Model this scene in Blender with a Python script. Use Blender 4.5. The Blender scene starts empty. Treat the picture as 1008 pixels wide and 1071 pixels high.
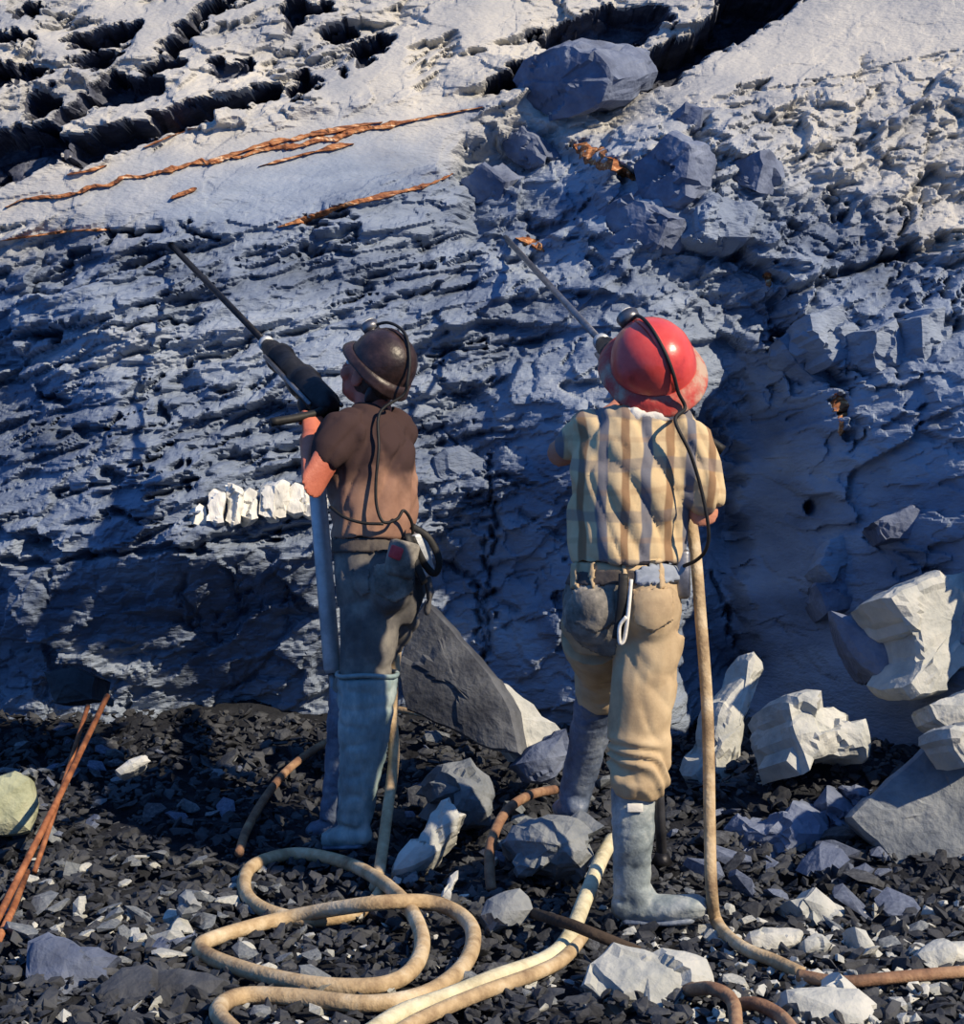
import bpy, bmesh, math, random
import numpy as np
from mathutils import Vector, Matrix

random.seed(7)
RNG = np.random.default_rng(7)
scene = bpy.context.scene
COL = scene.collection

# ------------------------------------------------------------------ camera, sky, sun, exposure
F, CX, CY, CZ = 1860.0, 504.0, 535.5, 1.17          # focal length in pixels of a 1008x1071 frame, eye height
cam_d = bpy.data.cameras.new('camera')
cam_d.sensor_fit = 'HORIZONTAL'
cam_d.sensor_width = 36.0
cam_d.lens = 36.0 * F / 1008.0
cam = bpy.data.objects.new('camera', cam_d)
cam.location = (0, 0, CZ)
cam.rotation_euler = (math.radians(90), 0, 0)
COL.objects.link(cam)
scene.camera = cam

world = bpy.data.worlds.new('sky')
scene.world = world
world.use_nodes = True
bg = world.node_tree.nodes['Background']
bg.inputs[0].default_value = (0.09, 0.265, 0.70, 1)
bg.inputs[1].default_value = 0.95

SUN_DIR = Vector((-0.67, 0.51, -0.58)).normalized()
sun_d = bpy.data.lights.new('sun', 'SUN')
sun_d.energy = 6.4
sun_d.color = (1.0, 0.84, 0.62)
sun_d.angle = math.radians(0.9)
sun = bpy.data.objects.new('sun', sun_d)
sun.rotation_euler = SUN_DIR.to_track_quat('-Z', 'Y').to_euler()
sun.location = (6, -3, 6)
COL.objects.link(sun)

scene.view_settings.view_transform = 'Standard'
scene.view_settings.look = 'None'
scene.view_settings.gamma = 1.0
scene.view_settings.use_curve_mapping = False
scene.view_settings.exposure = 0.0


# ------------------------------------------------------------------ helpers: points, noise
def at(px, py, Y):
    return Vector(((px - CX) / F * Y, Y, CZ - (py - CY) / F * Y))


def h2(ix, iy, s):
    n = (ix.astype(np.int64) * 374761393 + iy.astype(np.int64) * 668265263 + int(s) * 974634777) & 0xFFFFFFFF
    n = ((n ^ (n >> 13)) * 1274126177) & 0xFFFFFFFF
    n = ((n ^ (n >> 16)) * 2246822519) & 0xFFFFFFFF
    return ((n ^ (n >> 15)) & 0xFFFFFF) / float(0x1000000)


def vn2(x, y, s=0):
    ix, iy = np.floor(x), np.floor(y)
    fx, fy = x - ix, y - iy
    fx = fx * fx * (3 - 2 * fx)
    fy = fy * fy * (3 - 2 * fy)
    a, b = h2(ix, iy, s), h2(ix + 1, iy, s)
    c, d = h2(ix, iy + 1, s), h2(ix + 1, iy + 1, s)
    return (a + (b - a) * fx) * (1 - fy) + (c + (d - c) * fx) * fy - 0.5


def fbm2(x, y, o=4, s=0):
    r, a, t = 0, 1.0, 0
    for i in range(o):
        r = r + a * vn2(x * 2 ** i + 17.3 * i, y * 2 ** i - 9.1 * i, s + i)
        t += a
        a *= 0.5
    return r / t * 2


def vn3(p, s=0):
    i = np.floor(p)
    f = p - i
    f = f * f * (3 - 2 * f)
    r = 0
    for k in (0, 1):
        z = i[:, 2] + k
        off = z * 57
        ix, iy = i[:, 0] + off * 131, i[:, 1] - off * 71
        a, b = h2(ix, iy, s), h2(ix + 1, iy, s)
        c, d = h2(ix, iy + 1, s), h2(ix + 1, iy + 1, s)
        v = (a + (b - a) * f[:, 0]) * (1 - f[:, 1]) + (c + (d - c) * f[:, 0]) * f[:, 1]
        r = r + v * (f[:, 2] if k else 1 - f[:, 2])
    return r - 0.5


def facets(u, v, s, warp=0.35):
    """piecewise planar cells: returns plane height, distance to cell border"""
    uu = u + warp * fbm2(u * 1.7, v * 1.7, 3, s + 50)
    vv = v + warp * fbm2(u * 1.7 + 31, v * 1.7 - 12, 3, s + 60)
    ix, iy = np.floor(uu), np.floor(vv)
    d1 = np.full(u.shape, 9.0)
    d2 = np.full(u.shape, 9.0)
    hh = np.zeros(u.shape)
    for a in (-1, 0, 1):
        for b in (-1, 0, 1):
            jx, jy = ix + a, iy + b
            cx, cy = jx + h2(jx, jy, s), jy + h2(jx, jy, s + 1)
            d = (uu - cx) ** 2 + (vv - cy) ** 2
            pl = (h2(jx, jy, s + 2) - .5) * 1.2 + (h2(jx, jy, s + 3) - .5) * 1.6 * (uu - cx) + (h2(jx, jy, s + 4) - .5) * 1.6 * (vv - cy)
            near = d < d1
            d2 = np.where(near, d1, np.minimum(d2, d))
            hh = np.where(near, pl, hh)
            d1 = np.where(near, d, d1)
    return hh, np.sqrt(d2) - np.sqrt(d1)


def poly_sd(px, py, poly):
    """signed distance (pixels) to polygon, negative inside"""
    P = np.array(poly, float)
    Q = np.roll(P, -1, 0)
    d = np.full(px.shape, 1e9)
    ins = np.zeros(px.shape, bool)
    for (x0, y0), (x1, y1) in zip(P, Q):
        ex, ey = x1 - x0, y1 - y0
        t = np.clip(((px - x0) * ex + (py - y0) * ey) / (ex * ex + ey * ey + 1e-9), 0, 1)
        d = np.minimum(d, (px - x0 - t * ex) ** 2 + (py - y0 - t * ey) ** 2)
        c = ((y0 > py) != (y1 > py)) & (px < ex * (py - y0) / (ey + 1e-12) + x0)
        ins ^= c
    d = np.sqrt(d)
    return np.where(ins, -d, d)


def sstep(x, a, b):
    t = np.clip((x - a) / (b - a), 0, 1)
    return t * t * (3 - 2 * t)


# ------------------------------------------------------------------ materials
def mat(name, cols, scale=8.0, rough=0.85, metal=0.0, bump=0.25, bscale=40.0, stretch=(1, 1, 1), rand=0.0, pos=None, spec=0.3, rot=(0, 0, 0)):
    m = bpy.data.materials.new(name)
    m.use_nodes = True
    nt = m.node_tree
    N, L = nt.nodes, nt.links
    b = N['Principled BSDF']
    b.inputs['Roughness'].default_value = rough
    b.inputs['Metallic'].default_value = metal
    b.inputs['Specular IOR Level'].default_value = spec
    tc = N.new('ShaderNodeTexCoord')
    mp = N.new('ShaderNodeMapping')
    mp.inputs['Scale'].default_value = stretch
    mp.inputs['Rotation'].default_value = rot
    L.new(tc.outputs['Object'], mp.inputs[0])
    vec = mp.outputs[0]
    info = None
    if rand:
        info = N.new('ShaderNodeObjectInfo')
        ad = N.new('ShaderNodeVectorMath')
        ad.operation = 'ADD'
        L.new(vec, ad.inputs[0])
        L.new(info.outputs['Location'], ad.inputs[1])
        vec = ad.outputs[0]
    nz = N.new('ShaderNodeTexNoise')
    nz.inputs['Scale'].default_value = scale
    nz.inputs['Detail'].default_value = 8
    nz.inputs['Roughness'].default_value = 0.65
    L.new(vec, nz.inputs['Vector'])
    cr = N.new('ShaderNodeValToRGB')
    e = cr.color_ramp.elements
    n = len(cols)
    ps = pos or [0.3 + 0.4 * i / max(1, n - 1) for i in range(n)]
    while len(e) < n:
        e.new(0.5)
    for i in range(n):
        e[i].position = ps[i]
        e[i].color = (*cols[i], 1)
    L.new(nz.outputs['Fac'], cr.inputs[0])
    out = cr.outputs[0]
    if rand:
        hsv = N.new('ShaderNodeHueSaturation')
        mr = N.new('ShaderNodeMapRange')
        mr.inputs['To Min'].default_value = 1 - rand
        mr.inputs['To Max'].default_value = 1 + rand
        L.new(info.outputs['Random'], mr.inputs[0])
        L.new(mr.outputs[0], hsv.inputs['Value'])
        L.new(out, hsv.inputs['Color'])
        out = hsv.outputs[0]
    L.new(out, b.inputs['Base Color'])
    if bump:
        n2 = N.new('ShaderNodeTexNoise')
        n2.inputs['Scale'].default_value = bscale
        n2.inputs['Detail'].default_value = 6
        L.new(vec, n2.inputs['Vector'])
        bp = N.new('ShaderNodeBump')
        bp.inputs['Strength'].default_value = bump
        bp.inputs['Distance'].default_value = 0.02
        L.new(n2.outputs['Fac'], bp.inputs['Height'])
        L.new(bp.outputs[0], b.inputs['Normal'])
    return m


def rock_wall_mat():
    # blue-grey shale below, upper face painted paler to brighten it like sunlight
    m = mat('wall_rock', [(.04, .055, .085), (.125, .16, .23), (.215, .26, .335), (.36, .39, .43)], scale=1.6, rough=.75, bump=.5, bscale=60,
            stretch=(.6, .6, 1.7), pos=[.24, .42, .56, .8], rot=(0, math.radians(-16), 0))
    nt = m.node_tree
    N, L = nt.nodes, nt.links
    b = N['Principled BSDF']
    base = b.inputs['Base Color'].links[0].from_socket
    tc = N.new('ShaderNodeTexCoord')
    sx = N.new('ShaderNodeSeparateXYZ'); L.new(tc.outputs['Object'], sx.inputs[0])
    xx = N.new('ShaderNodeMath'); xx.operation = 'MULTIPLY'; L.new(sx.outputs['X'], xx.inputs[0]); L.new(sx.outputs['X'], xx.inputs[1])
    lit_height = N.new('ShaderNodeMath'); lit_height.operation = 'MULTIPLY_ADD'; lit_height.inputs[1].default_value = .137
    L.new(xx.outputs[0], lit_height.inputs[0]); L.new(sx.outputs['Z'], lit_height.inputs[2])
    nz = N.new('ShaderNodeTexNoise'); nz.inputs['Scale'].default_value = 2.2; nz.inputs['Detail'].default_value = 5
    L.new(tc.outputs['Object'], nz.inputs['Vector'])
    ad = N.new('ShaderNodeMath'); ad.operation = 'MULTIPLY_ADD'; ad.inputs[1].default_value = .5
    L.new(nz.outputs['Fac'], ad.inputs[0]); L.new(lit_height.outputs[0], ad.inputs[2])
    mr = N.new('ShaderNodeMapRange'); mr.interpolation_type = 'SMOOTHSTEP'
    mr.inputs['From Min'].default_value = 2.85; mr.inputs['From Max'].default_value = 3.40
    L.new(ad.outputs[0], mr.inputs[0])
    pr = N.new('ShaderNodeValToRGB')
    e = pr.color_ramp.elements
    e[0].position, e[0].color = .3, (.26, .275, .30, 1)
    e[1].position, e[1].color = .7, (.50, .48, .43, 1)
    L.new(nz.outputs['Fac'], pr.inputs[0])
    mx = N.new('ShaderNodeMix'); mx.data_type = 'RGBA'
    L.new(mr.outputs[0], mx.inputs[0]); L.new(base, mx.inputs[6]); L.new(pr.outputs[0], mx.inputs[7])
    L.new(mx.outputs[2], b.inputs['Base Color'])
    return m


M = {}
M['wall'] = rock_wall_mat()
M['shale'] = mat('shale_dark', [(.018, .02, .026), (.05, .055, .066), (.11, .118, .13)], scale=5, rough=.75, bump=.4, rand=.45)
M['ground'] = mat('ground_dirt', [(.004, .005, .008), (.010, .012, .018), (.022, .025, .033)], scale=7, rough=.95, bump=.6, bscale=60)
M['grey'] = mat('stone_grey', [(.08, .095, .12), (.16, .18, .20), (.26, .275, .28)], scale=5, rough=.8, bump=.45, rand=.1)
M['pale'] = mat('stone_pale', [(.24, .26, .26), (.40, .41, .385), (.54, .53, .48)], scale=6, rough=.8, bump=.4, rand=.08)
M['olive'] = mat('stone_olive', [(.18, .20, .13), (.32, .34, .23), (.42, .42, .30)], scale=8, rough=.85, bump=.5)
M['blue'] = mat('stone_blue', [(.06, .075, .12), (.11, .135, .20), (.18, .21, .28)], scale=6, rough=.8, bump=.45, rand=.15)  # also paints blue shade into the right-hand rocks and turned wall blocks
M['recess_shade'] = mat('painted_recess_shade', [(.015, .018, .03), (.06, .068, .10), (.13, .145, .19)], scale=7, rough=.8, bump=.5)
M['quartz'] = mat('quartz_white', [(.42, .43, .42), (.68, .67, .62), (.82, .80, .72)], scale=14, rough=.55, bump=.4, stretch=(1, 1, .35))
M['iron'] = mat('iron_seam', [(.07, .025, .012), (.24, .085, .032), (.42, .19, .075), (.75, .62, .44)], scale=26, rough=.8, bump=.7, stretch=(.5, 1, 1.8), pos=[.36, .47, .58, .68])
M['seam_dark'] = mat('dark_seam', [(.008, .008, .012), (.03, .03, .04)], scale=9, rough=.9, bump=.5)
M['hose'] = mat('hose_tan', [(.16, .10, .055), (.42, .31, .18), (.62, .52, .36)], scale=9, rough=.75, bump=.25, bscale=90)
M['hose_pale'] = mat('hose_cream', [(.30, .26, .16), (.55, .50, .34), (.70, .66, .48)], scale=10, rough=.75, bump=.25, bscale=90)
M['hose_brown'] = mat('hose_brown', [(.06, .035, .025), (.22, .12, .07), (.40, .26, .15)], scale=10, rough=.75, bump=.25, bscale=90)
M['hose_dark'] = mat('hose_dark', [(.02, .018, .016), (.06, .05, .04)], scale=10, rough=.8, bump=.2)
M['rod'] = mat('rod_rust', [(.06, .022, .012), (.24, .085, .035), (.42, .18, .08)], scale=14, rough=.7, bump=.3)
M['steel'] = mat('steel_dark', [(.01, .01, .012), (.04, .04, .045)], scale=14, rough=.45, metal=.7, bump=.15)
M['steel_mid'] = mat('steel_painted_lit', [(.10, .10, .11), (.30, .30, .31)], scale=14, rough=.4, metal=.8, bump=.1)
M['silver'] = mat('steel_bright', [(.30, .32, .33), (.62, .64, .64)], scale=12, rough=.45, metal=.35, bump=.1)
M['skin'] = mat('skin_tan', [(.40, .15, .085), (.56, .24, .145)], scale=9, rough=.55, bump=.12, bscale=120)
M['skin_red'] = mat('skin_ruddy', [(.34, .085, .05), (.52, .165, .10)], scale=9, rough=.5, bump=.12, bscale=120)
M['hair'] = mat('hair_dark', [(.02, .012, .008), (.06, .035, .02)], scale=60, rough=.7, bump=.5)
M['eye'] = mat('eye_white', [(.5, .48, .45), (.6, .58, .55)], rough=.3, bump=0)
M['khaki'] = mat('trousers_khaki', [(.22, .155, .095), (.44, .33, .20), (.58, .46, .29)], scale=4.5, rough=.95, bump=.06, bscale=150, spec=.1)
M['pants_grey'] = mat('trousers_grey', [(.04, .04, .045), (.12, .115, .11), (.30, .28, .24)], scale=4.0, rough=.95, bump=.06, bscale=120, spec=.1, pos=[.35, .52, .72])
M['dirty'] = mat('cloth_dirty', [(.05, .05, .05), (.16, .15, .13), (.34, .31, .26)], scale=12, rough=.95, bump=.3, spec=.1)
M['boot'] = mat('boot_rubber', [(.06, .08, .10), (.22, .26, .27), (.50, .52, .49)], scale=7, rough=.5, bump=.3, pos=[.32, .5, .68])
M['boot_teal'] = mat('boot_rubber_teal', [(.09, .14, .16), (.22, .30, .31), (.50, .56, .54)], scale=9, rough=.38, bump=.25, pos=[.32, .5, .7], stretch=(1, 1, .5))
M['boot_blue'] = mat('boot_rubber_dark', [(.03, .045, .08), (.11, .14, .20), (.30, .33, .36)], scale=7, rough=.45, bump=.3, pos=[.35, .52, .74])
M['helmet_red'] = mat('helmet_red', [(.26, .025, .022), (.56, .055, .045), (.66, .10, .08)], scale=11, rough=.28, bump=.06, spec=.5, pos=[.25, .45, .8])
M['brim'] = mat('brim_muddy', [(.45, .05, .04), (.42, .14, .10), (.42, .30, .22)], scale=9, pos=[.42, .5, .58], rough=.6, bump=.2)
M['helmet_brown'] = mat('helmet_brown', [(.008, .005, .005), (.026, .014, .013), (.06, .036, .034)], scale=14, rough=.4, bump=.15, spec=.4)
M['black'] = mat('black_rubber', [(.006, .006, .006), (.02, .02, .02)], rough=.6, bump=.1)
M['leather'] = mat('belt_leather', [(.03, .025, .025), (.10, .085, .075)], scale=16, rough=.7, bump=.2)
M['belt_grey'] = mat('belt_webbing', [(.18, .21, .26), (.30, .34, .40)], scale=18, rough=.9, bump=.2)
M['white'] = mat('cloth_white', [(.55, .53, .47), (.78, .75, .67)], scale=20, rough=.9, bump=.2)
M['red'] = mat('red_cloth', [(.45, .04, .05), (.65, .09, .09)], scale=30, rough=.8, bump=.1)
M['wood'] = mat('wood_dark', [(.02, .014, .01), (.06, .042, .03)], scale=8, rough=.9, bump=.4)


def plaid():
    m = mat('shirt_plaid', [(.50, .37, .21), (.64, .51, .31)], scale=7, rough=.95, bump=.06, bscale=160, spec=.1)
    nt = m.node_tree
    N, L = nt.nodes, nt.links
    b = N['Principled BSDF']
    base = b.inputs['Base Color'].links[0].from_socket
    tc = N.new('ShaderNodeTexCoord')
    nzw = N.new('ShaderNodeTexNoise')
    nzw.inputs['Scale'].default_value = 5
    L.new(tc.outputs['Object'], nzw.inputs['Vector'])
    sub = N.new('ShaderNodeVectorMath'); sub.operation = 'MULTIPLY_ADD'
    sub.inputs[1].default_value = (.05, .05, .05)
    L.new(nzw.outputs['Color'], sub.inputs[0]); L.new(tc.outputs['Object'], sub.inputs[2])
    sp = N.new('ShaderNodeSeparateXYZ'); L.new(sub.outputs[0], sp.inputs[0])

    def stripe(sock, freq, phase, lo):
        a = N.new('ShaderNodeMath'); a.operation = 'MULTIPLY_ADD'
        a.inputs[1].default_value = freq; a.inputs[2].default_value = phase
        L.new(sock, a.inputs[0])
        f = N.new('ShaderNodeMath'); f.operation = 'FRACT'; L.new(a.outputs[0], f.inputs[0])
        r = N.new('ShaderNodeMapRange'); r.interpolation_type = 'SMOOTHSTEP'
        p = N.new('ShaderNodeMath'); p.operation = 'PINGPONG'; p.inputs[1].default_value = .5; L.new(f.outputs[0], p.inputs[0])
        L.new(p.outputs[0], r.inputs[0]); r.inputs['From Min'].default_value = lo; r.inputs['From Max'].default_value = lo + .05
        return r.outputs[0]

    def mix(prev, fac, col, amt):
        mx = N.new('ShaderNodeMix'); mx.data_type = 'RGBA'
        k = N.new('ShaderNodeMath'); k.operation = 'MULTIPLY'; k.inputs[1].default_value = amt
        L.new(fac, k.inputs[0]); L.new(k.outputs[0], mx.inputs[0])
        L.new(prev, mx.inputs[6]); mx.inputs[7].default_value = (*col, 1)
        return mx.outputs[2]
    c = base
    c = mix(c, stripe(sp.outputs['X'], 8.4, .1, .36), (.10, .12, .17), .88)
    c = mix(c, stripe(sp.outputs['X'], 8.4, .58, .38), (.20, .105, .055), .8)
    c = mix(c, stripe(sp.outputs['Z'], 7.0, .2, .36), (.16, .15, .16), .5)
    c = mix(c, stripe(sp.outputs['Z'], 7.0, .7, .42), (.30, .18, .10), .3)
    L.new(c, b.inputs['Base Color'])
    return m


M['plaid'] = plaid()


def dark_top_shirt():
    """brown work shirt, darker over the shoulder blades with a ragged lower border"""
    m = mat('shirt_brown', [(.16, .085, .06), (.27, .155, .11), (.38, .23, .16)], scale=4.5, rough=.95, bump=.06, bscale=150, spec=.1)
    nt = m.node_tree
    N, L = nt.nodes, nt.links
    b = N['Principled BSDF']
    base = b.inputs['Base Color'].links[0].from_socket
    tc = N.new('ShaderNodeTexCoord')
    nz = N.new('ShaderNodeTexNoise'); nz.inputs['Scale'].default_value = 5; nz.inputs['Detail'].default_value = 4
    L.new(tc.outputs['Object'], nz.inputs['Vector'])
    sp = N.new('ShaderNodeSeparateXYZ'); L.new(tc.outputs['Object'], sp.inputs[0])
    ad = N.new('ShaderNodeMath'); ad.operation = 'MULTIPLY_ADD'; ad.inputs[1].default_value = .35
    L.new(nz.outputs['Fac'], ad.inputs[0]); L.new(sp.outputs['Z'], ad.inputs[2])
    mr = N.new('ShaderNodeMapRange'); mr.interpolation_type = 'SMOOTHSTEP'
    mr.inputs['From Min'].default_value = 1.36; mr.inputs['From Max'].default_value = 1.46
    L.new(ad.outputs[0], mr.inputs[0])
    mx = N.new('ShaderNodeMix'); mx.data_type = 'RGBA'
    L.new(mr.outputs[0], mx.inputs[0]); L.new(base, mx.inputs[6]); mx.inputs[7].default_value = (.05, .031, .03, 1)
    L.new(mx.outputs[2], b.inputs['Base Color'])
    return m


M['shirt_brown'] = dark_top_shirt()


# ------------------------------------------------------------------ helpers: objects
def tag(o, label=None, cat=None, group=None, kind=None):
    if label: o['label'] = label
    if cat: o['category'] = cat
    if group: o['group'] = group
    if kind: o['kind'] = kind
    return o


def new_mesh(name, verts, faces, m, smooth=False):
    me = bpy.data.meshes.new(name)
    me.from_pydata([tuple(v) for v in verts], [], faces)
    me.materials.append(m)
    if smooth:
        me.polygons.foreach_set('use_smooth', np.ones(len(me.polygons), bool))
    me.update()
    return me


def link(name, me, parent=None, loc=None):
    o = bpy.data.objects.new(name, me)
    COL.objects.link(o)
    if parent is not None: o.parent = parent
    if loc is not None: o.location = loc
    return o


def root_loc(o):
    l = Vector((0, 0, 0))
    while o is not None:
        l = l + o.location
        o = o.parent
    return l


def part(name, vf, m, parent=None, smooth=True, origin=None):
    """world-space verts/faces -> object; with a parent the verts become local to it"""
    v, f = vf
    v = np.array([tuple(p) for p in v], float)
    off = np.array(root_loc(parent)) if parent is not None else (np.array(origin) if origin is not None else np.array([v[:, 0].mean(), v[:, 1].mean(), v[:, 2].min()]))
    o = link(name, new_mesh(name, v - off, f, m, smooth), parent)
    if parent is None: o.location = off
    return o


def empty(name, loc):
    o = bpy.data.objects.new(name, None)
    o.empty_display_size = .2
    o.location = loc
    COL.objects.link(o)
    return o


def join(*vfs):
    V, Fc = [], []
    for v, f in vfs:
        n = len(V)
        V += [tuple(p) for p in v]
        Fc += [tuple(i + n for i in q) for q in f]
    return V, Fc


def frames(pts, up=None):
    pts = [Vector(p) for p in pts]
    T = []
    for i in range(len(pts)):
        a, b = pts[max(0, i - 1)], pts[min(len(pts) - 1, i + 1)]
        T.append((b - a).normalized())
    ref = Vector(up) if up is not None else (Vector((0, 0, 1)) if abs(T[0].z) < .9 else Vector((1, 0, 0)))
    out = []
    n = (ref - T[0] * ref.dot(T[0])).normalized()
    for t in T:
        n = (n - t * n.dot(t)).normalized()
        out.append((n, t.cross(n), t))
    return out


def tube(pts, rad, n=12, round_ends=False, up=None):
    """rad: number, or one per point, or (ra, rb) per point; ra along the frame's first axis"""
    pts = [Vector(p) for p in pts]
    if not isinstance(rad, (list, tuple)): rad = [rad] * len(pts)
    rad = [r if isinstance(r, (list, tuple)) else (r, r) for r in rad]
    if round_ends:
        d0, d1 = (pts[0] - pts[1]).normalized(), (pts[-1] - pts[-2]).normalized()
        pre, post = [], []
        for k, s in ((.92, .42), (.7, .72)):
            m0, m1 = min(rad[0]), min(rad[-1])
            pre.append((pts[0] + d0 * m0 * k, (rad[0][0] * s, rad[0][1] * s)))
            post.insert(0, (pts[-1] + d1 * m1 * k, (rad[-1][0] * s, rad[-1][1] * s)))
        pts = [p for p, _ in pre] + pts + [p for p, _ in post]
        rad = [r for _, r in pre] + rad + [r for _, r in post]
    fr = frames(pts, up)
    V, Fc = [], []
    for p, (ra, rb), (a, b, t) in zip(pts, rad, fr):
        for k in range(n):
            th = 2 * math.pi * k / n
            V.append(p + a * math.cos(th) * ra + b * math.sin(th) * rb)
    for i in range(len(pts) - 1):
        for k in range(n):
            k2 = (k + 1) % n
            Fc.append((i * n + k, i * n + k2, (i + 1) * n + k2, (i + 1) * n + k))
    Fc.append(tuple(range(n - 1, -1, -1)))
    Fc.append(tuple((len(pts) - 1) * n + k for k in range(n)))
    return V, Fc


def catmull(pts, k=10):
    P = [Vector(p) for p in pts]
    P = [P[0] * 2 - P[1]] + P + [P[-1] * 2 - P[-2]]
    out = []
    for i in range(1, len(P) - 2):
        for j in range(k):
            t = j / k
            a, b, c, d = P[i - 1], P[i], P[i + 1], P[i + 2]
            out.append(.5 * ((2 * b) + (c - a) * t + (2 * a - 5 * b + 4 * c - d) * t * t + (3 * b - a - 3 * c + d) * t ** 3))
    out.append(P[-2])
    return out


def ell(c, r, rot=None, n=16, m=10):
    c = Vector(c)
    R = rot or Matrix.Identity(3)
    V, Fc = [], []
    for i in range(1, m):
        ph = math.pi * i / m
        for k in range(n):
            th = 2 * math.pi * k / n
            V.append(c + R @ Vector((r[0] * math.sin(ph) * math.cos(th), r[1] * math.sin(ph) * math.sin(th), r[2] * math.cos(ph))))
    for i in range(m - 2):
        for k in range(n):
            k2 = (k + 1) % n
            Fc.append((i * n + k, (i + 1) * n + k, (i + 1) * n + k2, i * n + k2))
    t = len(V); V.append(c + R @ Vector((0, 0, r[2])))
    b = len(V); V.append(c + R @ Vector((0, 0, -r[2])))
    for k in range(n):
        k2 = (k + 1) % n
        Fc.append((t, k, k2))
        Fc.append((b, (m - 2) * n + k2, (m - 2) * n + k))
    return V, Fc


def box(c, size, rot=None, bev=0.0):
    c = Vector(c)
    R = rot or Matrix.Identity(3)
    bm = bmesh.new()
    bmesh.ops.create_cube(bm, size=1)
    for v in bm.verts:
        v.co = Vector((v.co.x * size[0], v.co.y * size[1], v.co.z * size[2]))
    if bev:
        bmesh.ops.bevel(bm, geom=bm.edges[:], offset=bev, segments=2, affect='EDGES', profile=.5)
    bm.verts.index_update()
    V = [c + R @ v.co for v in bm.verts]
    Fc = [tuple(v.index for v in f.verts) for f in bm.faces]
    bm.free()
    return V, Fc


def rotm(x=None, z=None, y=None):
    """3x3 matrix with given local y (forward) and approximate z (up)"""
    y = Vector(y).normalized()
    z = Vector(z)
    z = (z - y * z.dot(y)).normalized()
    x = y.cross(z)
    return Matrix((x, y, z)).transposed()


def lathe(profile, n=32, sx=1.0, sy=1.0):
    V, Fc = [], []
    for r, z in profile:
        for k in range(n):
            th = 2 * math.pi * k / n
            V.append(Vector((r * math.cos(th) * sx, r * math.sin(th) * sy, z)))
    for i in range(len(profile) - 1):
        for k in range(n):
            k2 = (k + 1) % n
            Fc.append((i * n + k, i * n + k2, (i + 1) * n + k2, (i + 1) * n + k))
    return V, Fc


def fuse(vfs, voxel=.009, smooth=6, factor=.5, wrinkle=None, zmin=None):
    """overlapping closed shapes -> one continuous surface (voxel remesh + smoothing + optional cloth folds)"""
    V, Fc = join(*vfs)
    me = bpy.data.meshes.new('tmp')
    me.from_pydata(V, [], Fc)
    bm = bmesh.new(); bm.from_mesh(me)
    bmesh.ops.recalc_face_normals(bm, faces=bm.faces[:])
    bm.to_mesh(me); bm.free()
    o = bpy.data.objects.new('tmp', me)
    COL.objects.link(o)
    r = o.modifiers.new('r', 'REMESH'); r.mode = 'VOXEL'; r.voxel_size = voxel; r.adaptivity = 0
    s = o.modifiers.new('s', 'SMOOTH'); s.iterations = smooth; s.factor = factor
    dg = bpy.context.evaluated_depsgraph_get()
    ev = o.evaluated_get(dg)
    m2 = bpy.data.meshes.new_from_object(ev)
    n = len(m2.vertices)
    co = np.empty(n * 3); m2.vertices.foreach_get('co', co); co = co.reshape(-1, 3)
    nr = np.empty(n * 3); m2.vertices.foreach_get('normal', nr); nr = nr.reshape(-1, 3)
    faces = [tuple(p.vertices) for p in m2.polygons]
    bpy.data.objects.remove(o); bpy.data.meshes.remove(me); bpy.data.meshes.remove(m2)
    if wrinkle is not None:
        co = co + nr * wrinkle(co)[:, None]
    if zmin is not None:
        co[:, 2] = np.maximum(co[:, 2], zmin)
    return co, faces


def folds(amp, sc, seed, diag=0.0, fine=.35):
    """cloth folds: soft swells with narrow creases between them"""
    sc = np.array(sc, float)

    def fn(co):
        q = co.copy()
        q[:, 0] += diag * q[:, 2] + .05 * vn3(co * 6, seed + 9)
        r = 0
        for k, w in ((1.0, 1.0), (1.9, .6)):
            n = vn3(q * sc * k + 5 * k, seed + int(3 * k))
            r = r + w * (np.minimum(np.abs(n) * 5.0, 1.0) ** .7 - .75)
        n2 = vn3(q * sc * 3.3 + 11, seed + 3)
        return amp * (r + fine * n2)
    return fn


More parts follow.
